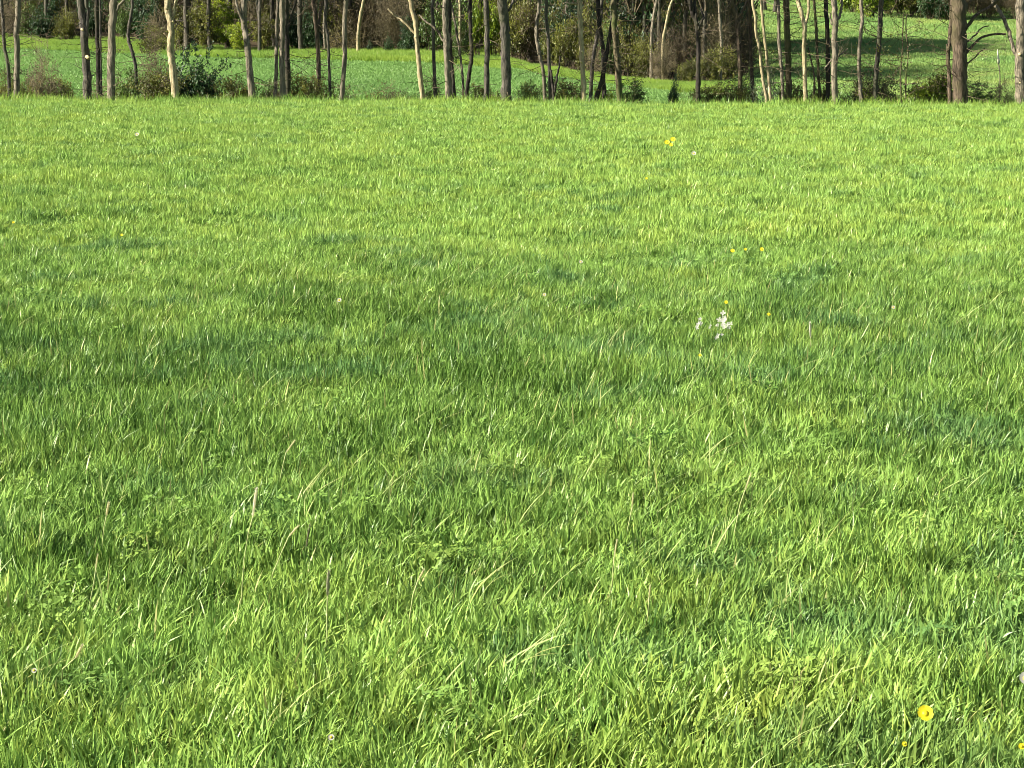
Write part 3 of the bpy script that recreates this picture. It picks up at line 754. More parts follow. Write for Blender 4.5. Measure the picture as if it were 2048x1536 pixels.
RT(49.0, [(1670, 200), (1669, 130), (1669, 80), (1671, 40), (1668, 0)], 12, 'pale', 'knotty beige tree with stubs and arms on both sides', branches=[([(1673, 45), (1680, 28), (1684, 12), (1683, 0)], 6, 4), ([(1665, 118), (1655, 130), (1649, 138)], 4, 2), ([(1674, 115), (1686, 105), (1696, 97)], 3.5, 2), ([(1664, 50), (1660, 28)], 4, 3)], scars=[(1672, 42, 5), (1674, 123, 4)], twigs=5)
RT(49.8, [(1722, 200), (1718, 130), (1720, 80), (1724, 40), (1722, 0)], 7.5, 'pale', 'slim straight beige stem standing alone against the pasture', scars=[(1720, 58, 4)], twigs=3)
RT(50.5, [(1750, 200), (1752, 150), (1757, 100), (1760, 50), (1762, 0)], 10, 'grey', 'grey tree rising from a brushy base, right of the lone slim stem', twigs=14, leafy=True)
RT(49.8, [(1802, 200), (1801, 140), (1805, 100), (1806, 50), (1807, 25)], 4, 'ivy', 'greenish sapling, left one of two thin stems', twigs=8, leafy=True, stopat=1)
RT(49.9, [(1811, 200), (1812, 150), (1816, 110), (1812, 60), (1813, 30)], 3.8, 'ivy', 'greenish sapling, right one of two thin stems', twigs=8, leafy=True, stopat=1)
RT(48.6, [(1922, 200), (1920, 130), (1918, 60), (1916, 0)], 30, 'brown', 'thickest brown tree with two cut scars and arching arms on its right', scars=[(1916, 67, 7), (1922, 109, 8)],
   branches=[([(1930, 108), (1945, 92), (1962, 76), (1985, 69), (2012, 68)], 6, 4), ([(1930, 60), (1945, 38), (1962, 24), (1985, 10), (1995, 0)], 7, 5), ([(1932, 85), (1950, 70), (1965, 55), (1978, 52)], 4, 2), ([(1932, 128), (1946, 118), (1958, 106), (1970, 96)], 3.5, 2)], twigs=14)
RT(49.0, [(1899, 200), (1898, 150), (1896, 110), (1901, 60), (1904, 0)], 8, 'brown', 'slender rough stem leaning on the left of the thickest tree', branches=[([(1896, 108), (1893, 88)], 4, 3)], twigs=8)
RT(48.6, [(2042, 200), (2040, 130), (2042, 70), (2043, 0)], 22, 'pale', 'stout beige tree at the right edge with a dark arm leaning left', branches=[([(2034, 115), (2024, 85), (2013, 50), (2002, 28), (1992, 12), (1985, 0)], 8, 6)], scars=[(2039, 108, 7), (2040, 165, 5)], twigs=6)

# thin pale stake with a bleached top
sp = at(2001, 200, 52.0); gz = Hf(sp.x, 52.0); root = empty('marker_stake', (sp.x, 52.0, gz)); tag(root, 'thin pale stake with a whitish top left of the stout tree at the right edge', 'stake')
O = Vector((sp.x, 52, gz))
mb = MB(); mb.tube([Vector((0, 0, -.1)), at(2000, 150, 52) - O, at(1997, 126, 52) - O], [.014, .013, .014], 6); mb.build('stake', [BARK['pale']], root)
mb = MB(); mb.tube([at(1997, 127, 52) - O, at(1996.5, 118, 52) - O, at(1995.5, 107, 52) - O, at(1995, 98, 52) - O], [.036, .034, .02, .012], 8); mb.build('bleached_top', [plain_mat('bleached_wood', (.62, .66, .42), .7)], root)

# ---- undergrowth at the foot of the row
random.seed(31)
UG = 'undergrowth below the row of trees'
for (px, D, h_, w_, k, lab) in [
    (48, 52, .9, 1.0, 'rust_tangle', 'low rusty brown bush at the foot of the second tree from the left'),
    (12, 53, 1.3, 1.0, 'olive_loose', 'olive twiggy bush at the far left edge below the trees'),
    (108, 54, .8, 1.3, 'green_loose', 'low green bush in the gap left of the scarred tree'),
    (75, 53, 1.9, 1.1, 'pale_tangle', 'grey twiggy scrub right of the slim two-tone tree'),
    (300, 55, 2.3, 1.3, 'pale_tangle', 'grey twiggy scrub between the crooked stem and the bright cream tree'),
    (186, 52, .85, .7, 'rust_tangle', 'small reddish bush between the scarred tree and the black stem'),
    (245, 54, 1.4, 1.1, 'green_loose', 'loose green bush right of the straight beige tree on the left'),
    (312, 52, 1.25, 1.3, 'olive_dome', 'olive bush left of the bright cream tree on the left'),
    (388, 52.5, 1.75, 1.35, 'deep_dome', 'rounded dark green bush right of the bright cream tree'),
    (430, 53, 1.0, 1.0, 'green_loose', 'pale green low growth right of the rounded dark bush'),
    (470, 52, 1.05, 1.2, 'olive_dome', 'brownish olive bush left of the low forked pale tree'),
    (528, 53, 1.0, 1.0, 'green_loose', 'green bush between the low forked tree and the group of three'),
    (540, 51.5, .7, .9, 'brown_tangle', 'dark brown twig heap at the foot of the group of three'),
    (605, 52, 1.2, 1.2, 'olive_dome', 'olive bush right of the group of three trees'),
    (630, 51.5, 1.0, .8, 'olive_loose', 'thin olive bush in front of the dark brown forked tree'),
    (655, 52, .85, .8, 'olive_loose', 'small olive tuft bush below the thin grey stem'),
    (750, 52, .95, 1.4, 'rust_tangle', 'low reddish brown bush alone in the gap before the field'),
    (795, 51.5, .75, 1.0, 'brown_tangle', 'lowest brown bush near the foot of the bright cream tree with an arm'),
    (1055, 51.5, .75, .9, 'green_loose', 'small green tuft in the gap right of the thick scarred tree'),
    (1135, 52, 1.05, 1.0, 'olive_dome', 'olive bush between the black stump and the sawn cream tree'),
    (1262, 52, .95, 1.2, 'green_loose', 'rounded green bush right of the mossy brown tree'),
    (1352, 51.5, .95, .35, 'deep_dome', 'single small dark green shoot left of the dark isolated tree'),
    (1490, 53, 1.25, 1.0, 'green_loose', 'grey green bush under the V forked tree'),
    (1549, 50.8, 1.3, .75, 'white_bloom', 'small shrub with white blossom beside two cream stems'),
    (1515, 50.8, .75, .5, 'white_bloom', 'low tuft of white blossom left of the cream stems'),
    (1592, 52, 1.0, .9, 'olive_dome', 'olive bush between the mossy trunk and the Y-shaped tree'),
    (1645, 51.6, 1.2, .8, 'olive_loose', 'thin olive shoots below the knotty beige tree'),
    (1700, 52, .85, 1.1, 'brown_tangle', 'dark brown bush between the knotty tree and the lone slim stem'),
    (1748, 51.5, 1.7, 1.1, 'brown_tangle', 'tall brown brush around the foot of the grey tree'),
    (1780, 52.5, 1.1, 1.0, 'green_loose', 'grey green bush left of the two saplings'),
    (1845, 52, .9, 1.0, 'olive_loose', 'small loose bush right of the two saplings'),
    (1873, 51, 1.3, 1.3, 'lime_loose', 'bright olive yellow bush at the left foot of the thickest tree'),
    (1893, 51, 1.4, .9, 'olive_dome', 'darker olive bush touching the thickest tree'),
    (1960, 52, 1.0, 1.4, 'green_loose', 'low green scrub right of the thickest tree'),
    (2015, 51.5, 1.0, .9, 'pale_tangle', 'pale twiggy scrub left of the tree at the right edge'),
]:
    bush(px, D, h_ * .72 + .25, w_ * .85, k, lab, UG)

MARKS = [(33, 'the slim two-tone tree'), (175, 'the big-scarred tree'), (222, 'the straight beige tree at left'), (275, 'the crooked broken stem'), (350, 'the bright cream tree at left'),
         (390, 'the rounded dark green bush'), (500, 'the low forked pale tree'), (566, 'the close group of three'), (640, 'the dark brown forked tree'), (686, 'the leaning beige tree'),
         (760, 'the open gap by the long arm'), (838, 'the cream tree with a long arm'), (870, 'the thin straight grey stem'), (896, 'the beige tree with a bright branch'), (940, 'the black bent stem'),
         (974, 'the straight grey tree'), (1012, 'the thick scarred tree'), (1090, 'the thin crooked pair'), (1165, 'the sawn cream tree'), (1210, 'the crossing black stems'), (1236, 'the mossy brown tree'),
         (1310, 'the darkest trunks of the wood'), (1397, 'the dark isolated tree'), (1440, 'the two dome bushes'), (1478, 'the V forked tree'), (1535, 'the two cream stems'), (1575, 'the mossy dark trunk'),
         (1610, 'the Y-shaped cream tree'), (1670, 'the knotty beige tree'), (1722, 'the lone slim stem'), (1755, 'the grey brushy tree'), (1807, 'the two saplings'), (1860, 'the olive yellow bush'), (1920, 'the thickest tree'), (1996, 'the pale stake'), (2042, 'the right edge tree')]
def where(px):
    if px < -15: return 'off beyond the left edge'
    if px > 2063: return 'off beyond the right edge'
    m = min(MARKS, key=lambda q: abs(q[0] - px))
    return ('just left of ' if px < m[0] - 4 else 'just right of ' if px > m[0] + 4 else 'directly behind ') + m[1]
random.seed(37)
for k in range(15):
    px = 10 + 2030 * (k + random.uniform(-.4, .4)) / 15; D = random.uniform(50.5, 55)
    kk = random.choice(['olive_dome', 'olive_loose', 'olive_dome', 'green_loose', 'olive_dome', 'green_loose', 'rust_tangle', 'lime_loose'])
    nm_ = {'olive_dome': 'low olive scrub', 'olive_loose': 'thin olive scrub', 'green_loose': 'low green scrub', 'rust_tangle': 'low reddish scrub', 'lime_loose': 'bright yellow scrub'}[kk]
    bush(px, D, random.uniform(.6, .85) + (D - 50) * .08, random.uniform(.5, .9), kk, nm_ + ' on the bank, ' + where(px), UG)
# ---- the edge of the wood: bushes one by one
random.seed(41)
WG = 'bushes along the foot of the wood'
for (px, dd, h_, w_, k, lab) in [
    (15, 2, 3.0, 3.0, 'pale_tangle', 'pale twiggy thicket behind the two leftmost trees'),
    (82, 0, 1.8, 2.2, 'deep_dome', 'dark green bush at the wood edge right of the two leftmost trees'),
    (128, 0, 2.0, 2.4, 'olive_dome', 'orange olive bush at the wood edge left of the scarred tree'),
    (60, 5, 3.6, 3.0, 'olive_layers', 'layered olive shrub in the wood behind the dark green bush'),
    (180, 3, 3.0, 2.6, 'deep_dome', 'dark bush behind the scarred tree and the black stem'),
    (245, 1, 2.6, 2.0, 'green_loose', 'green bush at the wood edge right of the straight beige tree'),
    (290, 2, 2.8, 2.6, 'deep_dome', 'dark bluish green bush left of the bright cream tree'),
    (318, -1, 2.2, 2.4, 'pale_tangle', 'grey brown bramble heap at the wood edge left of the bright cream tree'),
    (300, -7, 1.6, 2.8, 'olive_loose', 'olive scrub spilling from the wood onto the field at the left'),
    (360, 1, 2.6, 2.2, 'olive_loose', 'yellowish bush at the wood edge right of the bright cream tree'),
    (410, 2, 4.2, 3.0, 'olive_layers', 'beech with layered olive leaves above the verge on the left'),
    (450, 4, 4.2, 3.4, 'lime_layers', 'beech with layered bright leaves behind the low forked tree'),
    (478, 1, 2.6, 2.2, 'lime_layers', 'young beech with one bright level branch above the verge'),
    (528, 3, 3.4, 2.4, 'olive_layers', 'olive shrub in the wood left of the group of three'),
    (590, 5, 2.8, 2.5, 'deep_dome', 'very dark bush in the wood behind the group of three'),
    (622, 4, 2.6, 2.2, 'deep_dome', 'dark green bush in the wood behind the dark brown forked tree'),
    (672, 0, 1.7, 1.8, 'rust_tangle', 'rusty bush at the wood edge left of the straight leaning beige tree'),
    (705, 1, 1.5, 1.6, 'rust_tangle', 'pale rusty bush at the foot of the white leaning trunk'),
    (737, 0, 1.3, .9, 'conifer', 'left one of two small dark conifers at the wood edge'),
    (776, 0, 1.6, 1.4, 'conifer', 'right one of two small dark conifers at the wood edge'),
    (760, 5, 3.8, 3.4, 'pale_tangle', 'large pale brown twig tangle left of the tree with a long arm'),
    (805, 4, 3.6, 3.0, 'pale_tangle', 'brown twig tangle directly behind the long arm of the cream tree'),
    (820, 2, 1.7, 2.0, 'deep_dome', 'low dark bush below the twig tangle at the wood edge'),
    (868, -1, 3.2, 2.4, 'green_loose', 'tall olive green bush behind the thin straight grey stem'),
    (915, -4, 3.0, 2.4, 'green_loose', 'green bush behind the beige tree with a bright branch'),
    (905, -10, 1.6, 1.4, 'green_loose', 'small green bush out on the field behind the curved thin stem'),
    (955, 0, 4.0, 1.7, 'lime_loose', 'lime green young tree beside the black bent stem'),
    (988, 2, 3.6, 2.0, 'lime_loose', 'lime green bush between the straight grey and the thick scarred tree'),
    (1040, 2, 3.3, 3.2, 'olive_dome', 'big brownish olive bush right of the thick scarred tree'),
    (1072, 5, 3.6, 3.0, 'brown_tangle', 'brown thicket behind the thin crooked pair of stems'),
    (1108, 1, 2.6, 2.0, 'olive_loose', 'olive green bush right of the crooked pair of stems'),
    (1140, 1, 2.7, 2.3, 'olive_dome', 'wide olive bush left of the sawn cream tree'),
    (1185, 3, 3.6, 2.4, 'olive_loose', 'yellowish bush above and behind the sawn cream tree'),
    (1215, 1, 2.4, 1.4, 'green_loose', 'green bush behind the crossing black stems'),
    (1188, 0, 1.5, 1.8, 'pale_tangle', 'pale brush between the sawn cream tree and the black stems'),
    (1262, 3, 2.6, 2.2, 'olive_dome', 'bright olive bush right of the mossy brown tree'),
    (1295, 1, 1.9, 1.9, 'olive_dome', 'olive brown bush below the dark trunks in the wood'),
    (1330, .5, 1.8, 1.8, 'pale_tangle', 'grey brown brush left of the dark isolated tree'),
    (1352, 3, 2.9, 2.4, 'brown_tangle', 'tall brown thicket just left of the dark isolated tree'),
    (1375, .5, 1.1, 1.2, 'olive_dome', 'small dome bush beside the foot of the dark isolated tree'),
    (1422, 1, 1.5, 1.6, 'olive_dome', 'olive dome bush, left one of two right of the dark isolated tree'),
    (1458, 1.5, 1.6, 1.6, 'olive_dome', 'olive dome bush, right one of two right of the dark isolated tree'),
    (1425, 5, 3.8, 3.0, 'pale_tangle', 'tall pale brown thicket behind the two dome bushes'),
    (1470, 4, 3.6, 2.6, 'brown_tangle', 'dark brown thicket behind the V forked tree'),
    (1495, 4, 3.0, 2.0, 'brown_tangle', 'brown thicket at the right end of the wood'),
]:
    D = float(edge_D(min(px, 1480))) + dd + 1.5
    bush(px, D, h_, w_ * .62, k, lab, WG, name='young_beech' if 'beech' in lab else ('small_conifer' if 'conifer' in lab else 'bush'),
         cat='young tree' if ('beech' in lab or 'young tree' in lab) else ('conifer' if 'conifer' in lab else 'bush'))
# thickets deeper in the wood that fill the view between the trunks
random.seed(43)
keys = ['brown_tangle', 'pale_tangle', 'brown_tangle', 'olive_loose', 'deep_dome', 'olive_layers', 'green_loose']
LB = {'brown_tangle': 'brown leafless thicket deep in the wood', 'pale_tangle': 'greyish leafless thicket deep in the wood', 'olive_loose': 'olive leafed shrub deep in the wood',
      'deep_dome': 'dark evergreen shrub deep in the wood', 'olive_layers': 'layered olive shrub deep in the wood', 'green_loose': 'green leafed shrub deep in the wood'}
for k in range(190):
    px = -160 + 1640 * ((k * .618034) % 1); D = float(edge_D(px)) + 5 + 55 * random.random() ** 1.2
    if px > 1380 and D < 95: D += 8
    kk = random.choice(keys); s = random.uniform(2.6, 4.6)
    bush(px, D, s, s * .55, kk, LB[kk].replace('deep in', 'in') + ', ' + where(px), LB[kk].replace(' deep', 's deep'))
# far side of the pasture on the right
for k in range(60):
    px = 1500 + 650 * k / 59; D = 150 - max(0, (px - 1500)) * .004 + random.uniform(-2, 20)
    if px < 1670: D += 19
    if px < 1660: kk = random.choice(['deep_dome', 'brown_tangle', 'deep_dome'])
    elif px < 1850: kk = random.choice(['lime_loose', 'lime_layers', 'lime_loose', 'olive_loose'])
    elif px < 1900: kk = random.choice(['green_loose', 'deep_dome'])
    else: kk = random.choice(['brown_tangle', 'pale_tangle', 'brown_tangle', 'olive_loose'])
    s = random.uniform(2.6, 4.5)
    nm_ = {'deep_dome': 'dark shrub', 'brown_tangle': 'brown bare thicket', 'lime_loose': 'lime green bush', 'lime_layers': 'layered lime bush', 'olive_loose': 'olive bush',
          'green_loose': 'green bush', 'pale_tangle': 'pale bare thicket'}[kk] 
    bush(px, D, s, s * .62, kk, nm_ + ' topping the pasture, ' + where(px), 'bushes along the top edge of the pasture')

# ---- trees of the wood
def forest_proto(i):
    random.seed(60 + i); root = empty('forest_tree', (0, 0, 0)); mb = MB()
    pts = [Vector((0, 0, -.2))]; q = Vector((0, 0, 0)); lean = Vector((random.uniform(-.07, .07), random.uniform(-.07, .07), 0))
    for k in range(10):
        pts.append(q.copy()); q = q + Vector((random.gauss(0, .05), random.gauss(0, .05), 1.3)) + lean
    c = catmull(pts, 3); m = len(c)
    mb.tube(c, [[(.16 * (1 - .6 * j / m) * (1 + .5 * math.exp(-max(0, c[j].z) / .25))) * random.uniform(.88, 1.12) for _ in range(9)] for j in range(m)], 9)
    # low dead limbs
    o = dict(nb=5, ls=.05, lv=1, t0=.2)
    for k in range(7):
        z = random.uniform(1.0, 6); p = min(c, key=lambda v: abs(v.z - z)); a = random.uniform(0, 6.28)
        grow(mb, p, Vector((math.cos(a), math.sin(a), random.uniform(-.1, .5))).normalized(), random.uniform(.8, 2.2), .028, 1, 0, o, 4, .1)
    mb.build('trunk', [M_FBARK, M_TWIG], root)
    cr = bpy.data.objects.new('crown', FORCROWN[i % 4]); COL.objects.link(cr); cr.parent = root; cr.location = min(c, key=lambda v: abs(v.z - 4.5))
    return root
def copy_tree(o, parent=None):
    c = o.copy(); COL.objects.link(c); c.parent = parent
    for ch in list(o.children): copy_tree(ch, c)
    return c
protos = [forest_proto(i) for i in range(6)]; usedp = [False] * 6
random.seed(71)
def plant(i, x_, y_, s, label, group, sx=None, tone=None, lean=0):
    r = protos[i]
    if usedp[i]: r = copy_tree(protos[i])
    usedp[i] = True
    r.location = (x_, y_, Hf(x_, y_)); r.rotation_euler = (0, lean, random.uniform(0, 6.28) if not lean else 0); w_ = s if sx is None else sx
    r.scale = (w_, w_, s); tag(r, label, 'tree', group)
    return r
spots = []
def put(px, D, s, label='dim bare trunk in the wood', group='trees inside the wood', sx=None):
    label = label + ' ' + where(px)
    x_ = (px - 1024) / 4080 * D; spots.append((x_, D))
    if x_ > 3 and D < 107: s *= .62
    plant(random.randrange(6), x_, D, s, label, group, sx)
for px, off, s in [(92, 4, 1), (135, 6, .9), (100, 12, 1), (312, 8, .9), (370, 2, 1.1), (418, 3, .9), (453, 6, 1.3), (520, 5, 1.1), (600, 4, 1), (655, 6, .9), (700, 9, 1), (600, 12, 1), (748, 14, 1), (790, 10, .9), (830, 9, 1.1),
                   (918, 5, 1), (960, 8, 1), (1060, 8, .9), (1085, 12, 1), (1140, 9, 1), (1225, 4, 1.3), (1250, 8, 1.1), (1268, 5, 1), (1292, 6, 1.2), (1300, 9, 1.4), (1320, 5, 1.1), (1345, 10, 1), (1370, 7, 1.1), (1412, 6, 1.1), (1440, 9, 1), (1465, 8, 1), (1495, 10, 1)]:
    put(px, float(edge_D(min(px, 1480))) + off, s)
for (x_, y_, s_) in [(12.2, 113, 1.2), (10.2, 116, 1.2), (13.0, 118, 1.2), (11.5, 121.5, 1.15), (9.0, 112.5, 1.1), (8.5, 118.5, 1.15)]:  # dense evergreens planted to cast the pasture shadow, crowns above the frame
    spots.append((x_, y_)); t_ = plant(random.randrange(6), x_, y_, s_ * .8, 'dark evergreen tree at the shaded corner of the wood', 'dark trees at the right corner of the wood')
    for c_ in t_.children:
        if c_.name.startswith('crown'): c_.data = DENSECROWN; c_.location = (0, 0, 3.0)
k = 0
while k < 95:
    px = random.uniform(-260, 1500); D = float(edge_D(min(px, 1480))) + random.uniform(6, 62); x_ = (px - 1024) / 4080 * D
    if x_ > 8.3 + (D - 85) * .12 or (D > 124 and x_ > -4) or (D < 107 and x_ > 3): k += 1; continue
    if min((abs(x_ - a) + abs(D - b) for a, b in spots)) < 1.6: k += 1; continue
    put(px, D, random.uniform(.8, 1.3)); k += 1
for k in range(30):
    px = 1500 + 620 * random.random(); D = 152 + random.uniform(0, 30)
    put(px, D, random.uniform(.8, 1.2), 'small distant trunk topping the pasture', 'trees along the top edge of the pasture')

# brighter single trunks that stand out at the wood edge
def lone_trunk(D, course, wpx, tone, label, branches=()):
    return RT(D, course, wpx, tone, label, branches, twigs=3)
def edge_tree(D, course, wpx, tone, label, lowpy):
    S_ = D / FPX; b = at(course[0][0], lowpy, D); gz = Hf(b.x, D) - .1
    root = empty('pale_tree', (b.x, D, gz)); tag(root, label, 'tree', 'pale trees at the edge of the wood'); O = Vector((b.x, D, gz))
    pts = [Vector((0, 0, 0))]
    for (px, py) in course:
        p = at(px, py, D) - O
        if p.z > pts[-1].z + .15: pts.append(p)
    q = pts[-1].copy(); d = (pts[-1] - pts[-2]).normalized()
    while q.z < 9: d = (d + Vector((random.gauss(0, .06), random.gauss(0, .06), .2))).normalized(); q = q + d * 1.4; pts.append(q.copy())
    c = catmull(pts, 4); m = len(c); mb = MB()
    mb.tube(c, [[wpx * S_ / 2 * (1 - .5 * j / m) * random.uniform(.9, 1.1) for _ in range(9)] for j in range(m)], 9); mb.build('trunk', [BARK[tone]], root)
    cr = bpy.data.objects.new('crown', ROWCROWN[0]); COL.objects.link(cr); cr.parent = root; cr.location = min(c, key=lambda v: abs(v.z - 4.5))
random.seed(81)
edge_tree(108, [(717, 115), (716, 70), (721, 30), (727, 0)], 7, 'cream', 'white leaning trunk at the wood edge above the verge', 118)
edge_tree(103, [(920, 40), (920, 20), (919, 0)], 6, 'cream', 'short glimpse of a whitish trunk above the green bush', 110)
edge_tree(85, [(1303, 80), (1306, 40), (1313, 0)], 7, 'pale', 'greyish pale trunk beside the darkest trunks of the wood', 120)
edge_tree(84, [(1326, 85), (1331, 55), (1338, 20), (1345, 0)], 6, 'cream', 'white trunk leaning right among the dark trunks of the wood', 120)
edge_tree(84, [(1441, 140), (1443, 90), (1440, 40), (1438, 0)], 7, 'pale', 'pale olive trunk behind the two dome bushes', 145)
edge_tree(109, [(650, 90), (648, 50), (652, 0)], 6, 'pale', 'pale trunk at the wood edge right of the dark brown forked tree', 115)
edge_tree(111, [(519, 100), (519, 60), (520, 0)], 8, 'grey', 'grey trunk in the wood right of the low forked tree', 115)

# ------------------------------------------------------------------ flowers and seed heads in the meadow
random.seed(91)
M_YEL = plain_mat('yellow_petal', (.72, .62, .015), .5, .25)
M_YELC = plain_mat('yellow_centre', (.75, .50, .02), .6)
M_WHT = plain_mat('white_petal', (.50, .50, .42), .7, .4)
M_STEM = plain_mat('flower_stem', (.16, .26, .05), .6)
M_PALE = plain_mat('pale_seed_head', (.74, .70, .42), .8, .5)
M_PINK = plain_mat('pinkish_seed_head', (.82, .78, .58), .8, .5)
M_DKHD = plain_mat('dark_seed_head', (.16, .15, .08), .9)

def petal(mb, c, u, v, nrm, ang, l, wd, cup=.25):
    d = u * math.cos(ang) + v * math.sin(ang); s = nrm.cross(d)
    b = len(mb.v)
    for (t, q, h_) in ((0, .15, 0), (.45, .8, .25), (.85, 1, .7), (1.0, .45, 1.0)):
        for sg in (-1, 0, 1):
            mb.v.append(c + d * l * t + s * wd * .5 * q * sg + nrm * l * cup * (h_ + (.12 if sg else 0)))
    for i in range(3):
        for j in range(2): mb.f.append((b + i * 3 + j, b + i * 3 + j + 1, b + i * 3 + 4 + j, b + i * 3 + 3 + j)); mb.m.append(0)
def flower(px, py, dia, hgt, npet, pm, name, cat, label, face=(0, -.75, .65), group=None, big=True, g=None):
    p = on_ground(px, py, hgt); root = empty(name, p); tag(root, label, cat, group)
    nrm = Vector(face).normalized(); u = nrm.cross(Vector((0, 0, 1))).normalized(); v = nrm.cross(u)
    top = Vector((random.uniform(-.01, .01), 0, hgt))
    sm = MB(); sm.tube([Vector((-.02, .01, -.01)), Vector((-.008, .004, hgt * .5)), top - nrm * .003], [.0016, .0014, .0013], 5); sm.build('stem', [M_STEM], root)
    for k in range(npet):
        mb = MB(); petal(mb, top, u, v, nrm, 6.283 * k / npet + .2, dia * .5, dia * (2.9 / npet if npet > 5 else .52) * random.uniform(.85, 1.1)); mb.build('petal', [pm], root)
    cm = MB(); cm.tube([top - nrm * .001, top + nrm * .003, top + nrm * .004], [dia * .22, dia * .20, dia * .05], 8); cm.build('centre', [M_YELC if pm is M_WHT else pm], root)
YG = 'yellow flowers in the meadow'; WF = 'white flowers in the meadow'
flower(1858, 1428, .034, .15, 5, M_YEL, 'buttercup', 'flower', 'large open yellow buttercup at the bottom right of the meadow', group=YG)
flower(1804, 1489, .011, .11, 5, M_YEL, 'buttercup', 'flower', 'tiny yellow bud flower just below and left of the large buttercup', group=YG)
flower(2043, 1496, .014, .11, 5, M_YEL, 'buttercup', 'flower', 'small yellow flower in the bottom right corner', group=YG)
flower(2042, 1360, .030, .13, 9, M_WHT, 'daisy', 'flower', 'white daisy cut by the right edge above the buttercup', group=WF)
flower(1333, 285, .066, .24, 8, M_YEL, 'dandelion', 'flower', 'left bloom of the far yellow pair below the isolated dark tree', group=YG)
flower(1347, 279, .066, .26, 8, M_YEL, 'dandelion', 'flower', 'right bloom of the far yellow pair below the isolated dark tree', group=YG)
flower(1341, 290, .05, .20, 8, M_YEL, 'dandelion', 'flower', 'dimmer bloom just below the far yellow pair', group=YG)
flower(1386, 307, .055, .20, 8, M_WHT, 'daisy', 'flower', 'pale bloom just right of the far yellow pair', group=WF)
flower(1292, 357, .026, .18, 6, M_YEL, 'buttercup', 'flower', 'tiny yellow bloom below and left of the far yellow pair', group=YG)
flower(1468, 502, .028, .19, 6, M_YEL, 'buttercup', 'flower', 'leftmost and brightest of three small yellow blooms in the middle of the meadow', group=YG)
flower(1490, 499, .020, .19, 6, M_YEL, 'buttercup', 'flower', 'middle one of three small yellow blooms in the middle of the meadow', group=YG)
flower(1523, 499, .027, .19, 6, M_YEL, 'buttercup', 'flower', 'rightmost of three small yellow blooms in the middle of the meadow', group=YG)
flower(1454, 605, .021, .18, 5, M_YEL, 'buttercup', 'flower', 'small yellow bloom above the cluster of white blossom', group=YG)
flower(1538, 629, .018, .17, 5, M_YEL, 'buttercup', 'flower', 'small yellow bloom right of the cluster of white blossom', group=YG)
flower(1400, 711, .014, .15, 5, M_YEL, 'buttercup', 'flower', 'small yellow bloom below the cluster of white blossom', group=YG)
flower(26, 445, .02, .18, 5, M_YEL, 'buttercup', 'flower', 'small yellow bloom near the left edge of the meadow', group=YG)
flower(241, 470, .02, .18, 5, M_YEL, 'buttercup', 'flower', 'small yellow bloom in the left part of the meadow', group=YG)
flower(680, 601, .026, .17, 8, M_WHT, 'daisy', 'flower', 'small white daisy left of the middle of the meadow', group=WF)
flower(1091, 590, .022, .17, 8, M_WHT, 'daisy', 'flower', 'tiny white daisy near the middle of the meadow', group=WF)
flower(1163, 524, .024, .17, 8, M_WHT, 'daisy', 'flower', 'tiny white daisy above the dark tuft in the middle of the meadow', group=WF)
flower(1786, 615, .022, .17, 8, M_WHT, 'daisy', 'flower', 'tiny pale daisy at the right of the meadow above the lush patch', group=WF)
flower(273, 269, .055, .22, 9, M_WHT, 'daisy', 'flower', 'whitish bloom far back on the left of the meadow', group=WF)
flower(653, 1476, .014, .11, 8, M_WHT, 'daisy', 'flower', 'tiny white daisy at the bottom left of the middle', group=WF)
flower(72, 1343, .013, .10, 8, M_WHT, 'daisy', 'flower', 'tiny white daisy near the bottom left corner', group=WF)

# cluster of white blossom
def cuckoo(px, py, dia, hgt, label, n=7):
    n = max(3, int(n * .6)); hgt -= .045
    p = on_ground(px, py, hgt); root = empty('white_blossom', p); tag(root, label, 'flower', 'cluster of white blossom in the meadow')
    sm = MB(); sm.tube([Vector((0, 0, -.01)), Vector((.01, 0, hgt * .5)), Vector((0, 0, hgt))], [.002, .0018, .0015], 5); sm.build('stem', [M_STEM], root)
    for k in range(n):
        c = Vector((random.uniform(-1, 1) * dia * .6, random.uniform(-1, 1) * dia * .5, hgt + random.uniform(-.5, .5) * dia)); nrm = Vector((random.uniform(-.4, .2), -.8, .5)).normalized()
        u = nrm.cross(Vector((0, 0, 1))).normalized(); v = nrm.cross(u); mb = MB()
        for j in range(4): petal(mb, c, u, v, nrm, 1.571 * j + k, dia * .30, dia * .22)
        mb.build('petals', [M_WHT], root)
for (a, b, s, l_) in [(1447, 634, .05, 'topmost pinkish white head of the blossom cluster'), (1440, 644, .045, 'white head just below the topmost one of the cluster'), (1453, 650, .04, 'white head at the right of the blossom cluster'),
                      (1395, 654, .034, 'leftmost white head of the blossom cluster'), (1402, 642, .03, 'faint head above the leftmost one of the cluster'), (1421, 653, .022, 'small white head in the middle of the blossom cluster'),
                      (1434, 652, .022, 'second small white head in the middle of the blossom cluster'), (1437, 674, .03, 'lowest pale head of the blossom cluster')]:
    cuckoo(a, b, s, .17, l_, 5 if s < .03 else 8)

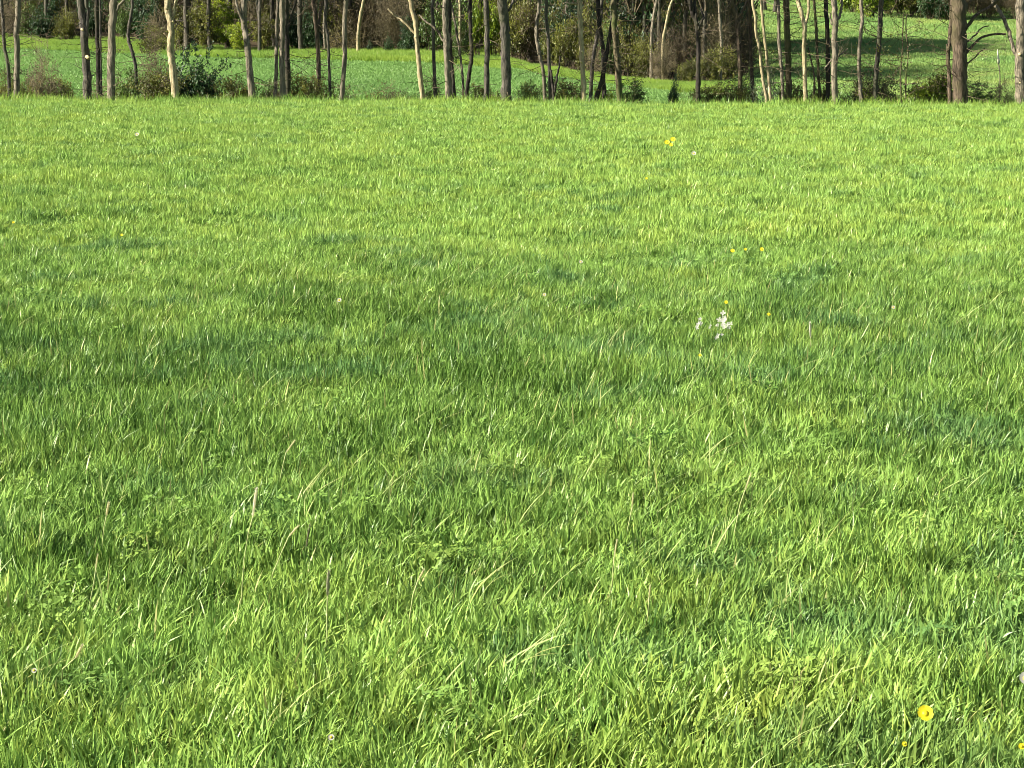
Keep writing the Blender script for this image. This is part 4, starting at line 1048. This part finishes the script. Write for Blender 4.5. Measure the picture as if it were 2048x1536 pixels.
# seed heads: a stem with a dense spike at its end
def seed_head(course, split, wpx, mat, label, name='grass_seed_head', hgt=.2):
    """course of pixels from low to high; the spike starts at index split"""
    base = on_ground(course[0][0], course[0][1], .06); D = base.y
    root = empty(name, base); tag(root, label, 'seed head', 'grass seed heads standing out of the meadow')
    pts = [at(px, py, D - .015 * i) - base for i, (px, py) in enumerate(course)]
    S_ = D / FPX
    sm = MB(); sm.tube([Vector((pts[0].x - .01, .02, -.01))] + pts[:split + 1], .0016, 5); sm.build('stem', [M_STEM if mat is M_DKHD else plain_mat('seed_stem', (.38, .42, .16), .7)], root)
    a, b = pts[split], pts[-1]; hm = MB(); nn = 9; ax = (b - a)
    cen = [a.lerp(b, t / nn) + Vector((0, -.003, 0)) for t in range(nn + 1)]; R = wpx * .8 * S_ / 2
    hm.tube(cen, [R * (.25 + .5 * math.sin(math.pi * (t + .3) / (nn + .6))) for t in range(nn + 1)], 8)
    for k in range(150):                                                       # bristly spikelets
        t = random.random(); c = a.lerp(b, t) + Vector((0, -.003, 0)); s = rv(); s = (s - ax.normalized() * s.dot(ax.normalized())).normalized()
        dv = (s + ax.normalized() * 1.1).normalized()
        hm.leaf(c + s * R * .4, dv, dv.cross(s).normalized(), R * random.uniform(.8, 1.7), R * .4)
    hm.build('spike', [mat], root, smooth_shade=False)
SH = seed_head
SH([(483, 1195), (488, 1120), (497, 1065), (506, 1032), (513, 976)], 3, 9, M_PINK, 'tall pale pinkish seed head standing upright in the left foreground')
SH([(545, 1148), (563, 1105), (578, 1072), (597, 1051)], 2, 6, M_PALE, 'pale seed head leaning right beside the tall pinkish one')
SH([(204, 1095), (208, 1055), (213, 1030), (218, 1004)], 2, 7, M_PALE, 'pale upright seed head near the left edge')
SH([(180, 1205), (187, 1170), (192, 1135), (196, 1108)], 2, 5, M_PALE, 'slim seed head below the one near the left edge')
SH([(612, 1100), (613, 1092), (614, 1078), (619, 1050)], 1, 6, M_DKHD, 'small dark seed head right of the leaning pale one')
SH([(654, 1270), (654, 1220), (655, 1190), (657, 1140)], 2, 11, plain_mat('grey_head', (.26, .26, .15), .9), 'thick grey seed head on a pale stem in the foreground')
SH([(165, 1290), (152, 1315), (125, 1338)][::-1], 1, 8, M_PALE, 'fallen pale head lying in the bottom left of the meadow')
SH([(820, 1230), (826, 1190), (836, 1160), (848, 1138)], 2, 5, M_PALE, 'slender pale seed head leaning right near the middle foreground')
SH([(1621, 690), (1621, 675), (1620, 663), (1620, 645)], 1, 7, plain_mat('white_head', (.5, .5, .36), .8), 'short whitish head standing right of the blossom cluster')
SH([(1255, 1060), (1260, 1035), (1264, 1015), (1266, 985)], 2, 5, M_PALE, 'thin pale head in the middle right foreground')
SH([(1225, 1165), (1226, 1140), (1229, 1110), (1234, 1078)], 2, 5, M_PALE, 'thin pale head left of the bottom right corner of the lush patch')
SH([(1470, 1060), (1480, 1010), (1490, 980), (1502, 945)], 2, 5, M_PALE, 'thin pale head leaning right in the right part of the meadow')
SH([(560, 960), (566, 930), (572, 905), (590, 880)], 2, 4.5, M_PALE, 'yellowish thin head above the tall pinkish seed head')
SH([(1296, 1230), (1297, 1215), (1298, 1195), (1300, 1170)], 2, 5, M_PALE, 'short pale head in the lower middle of the meadow')
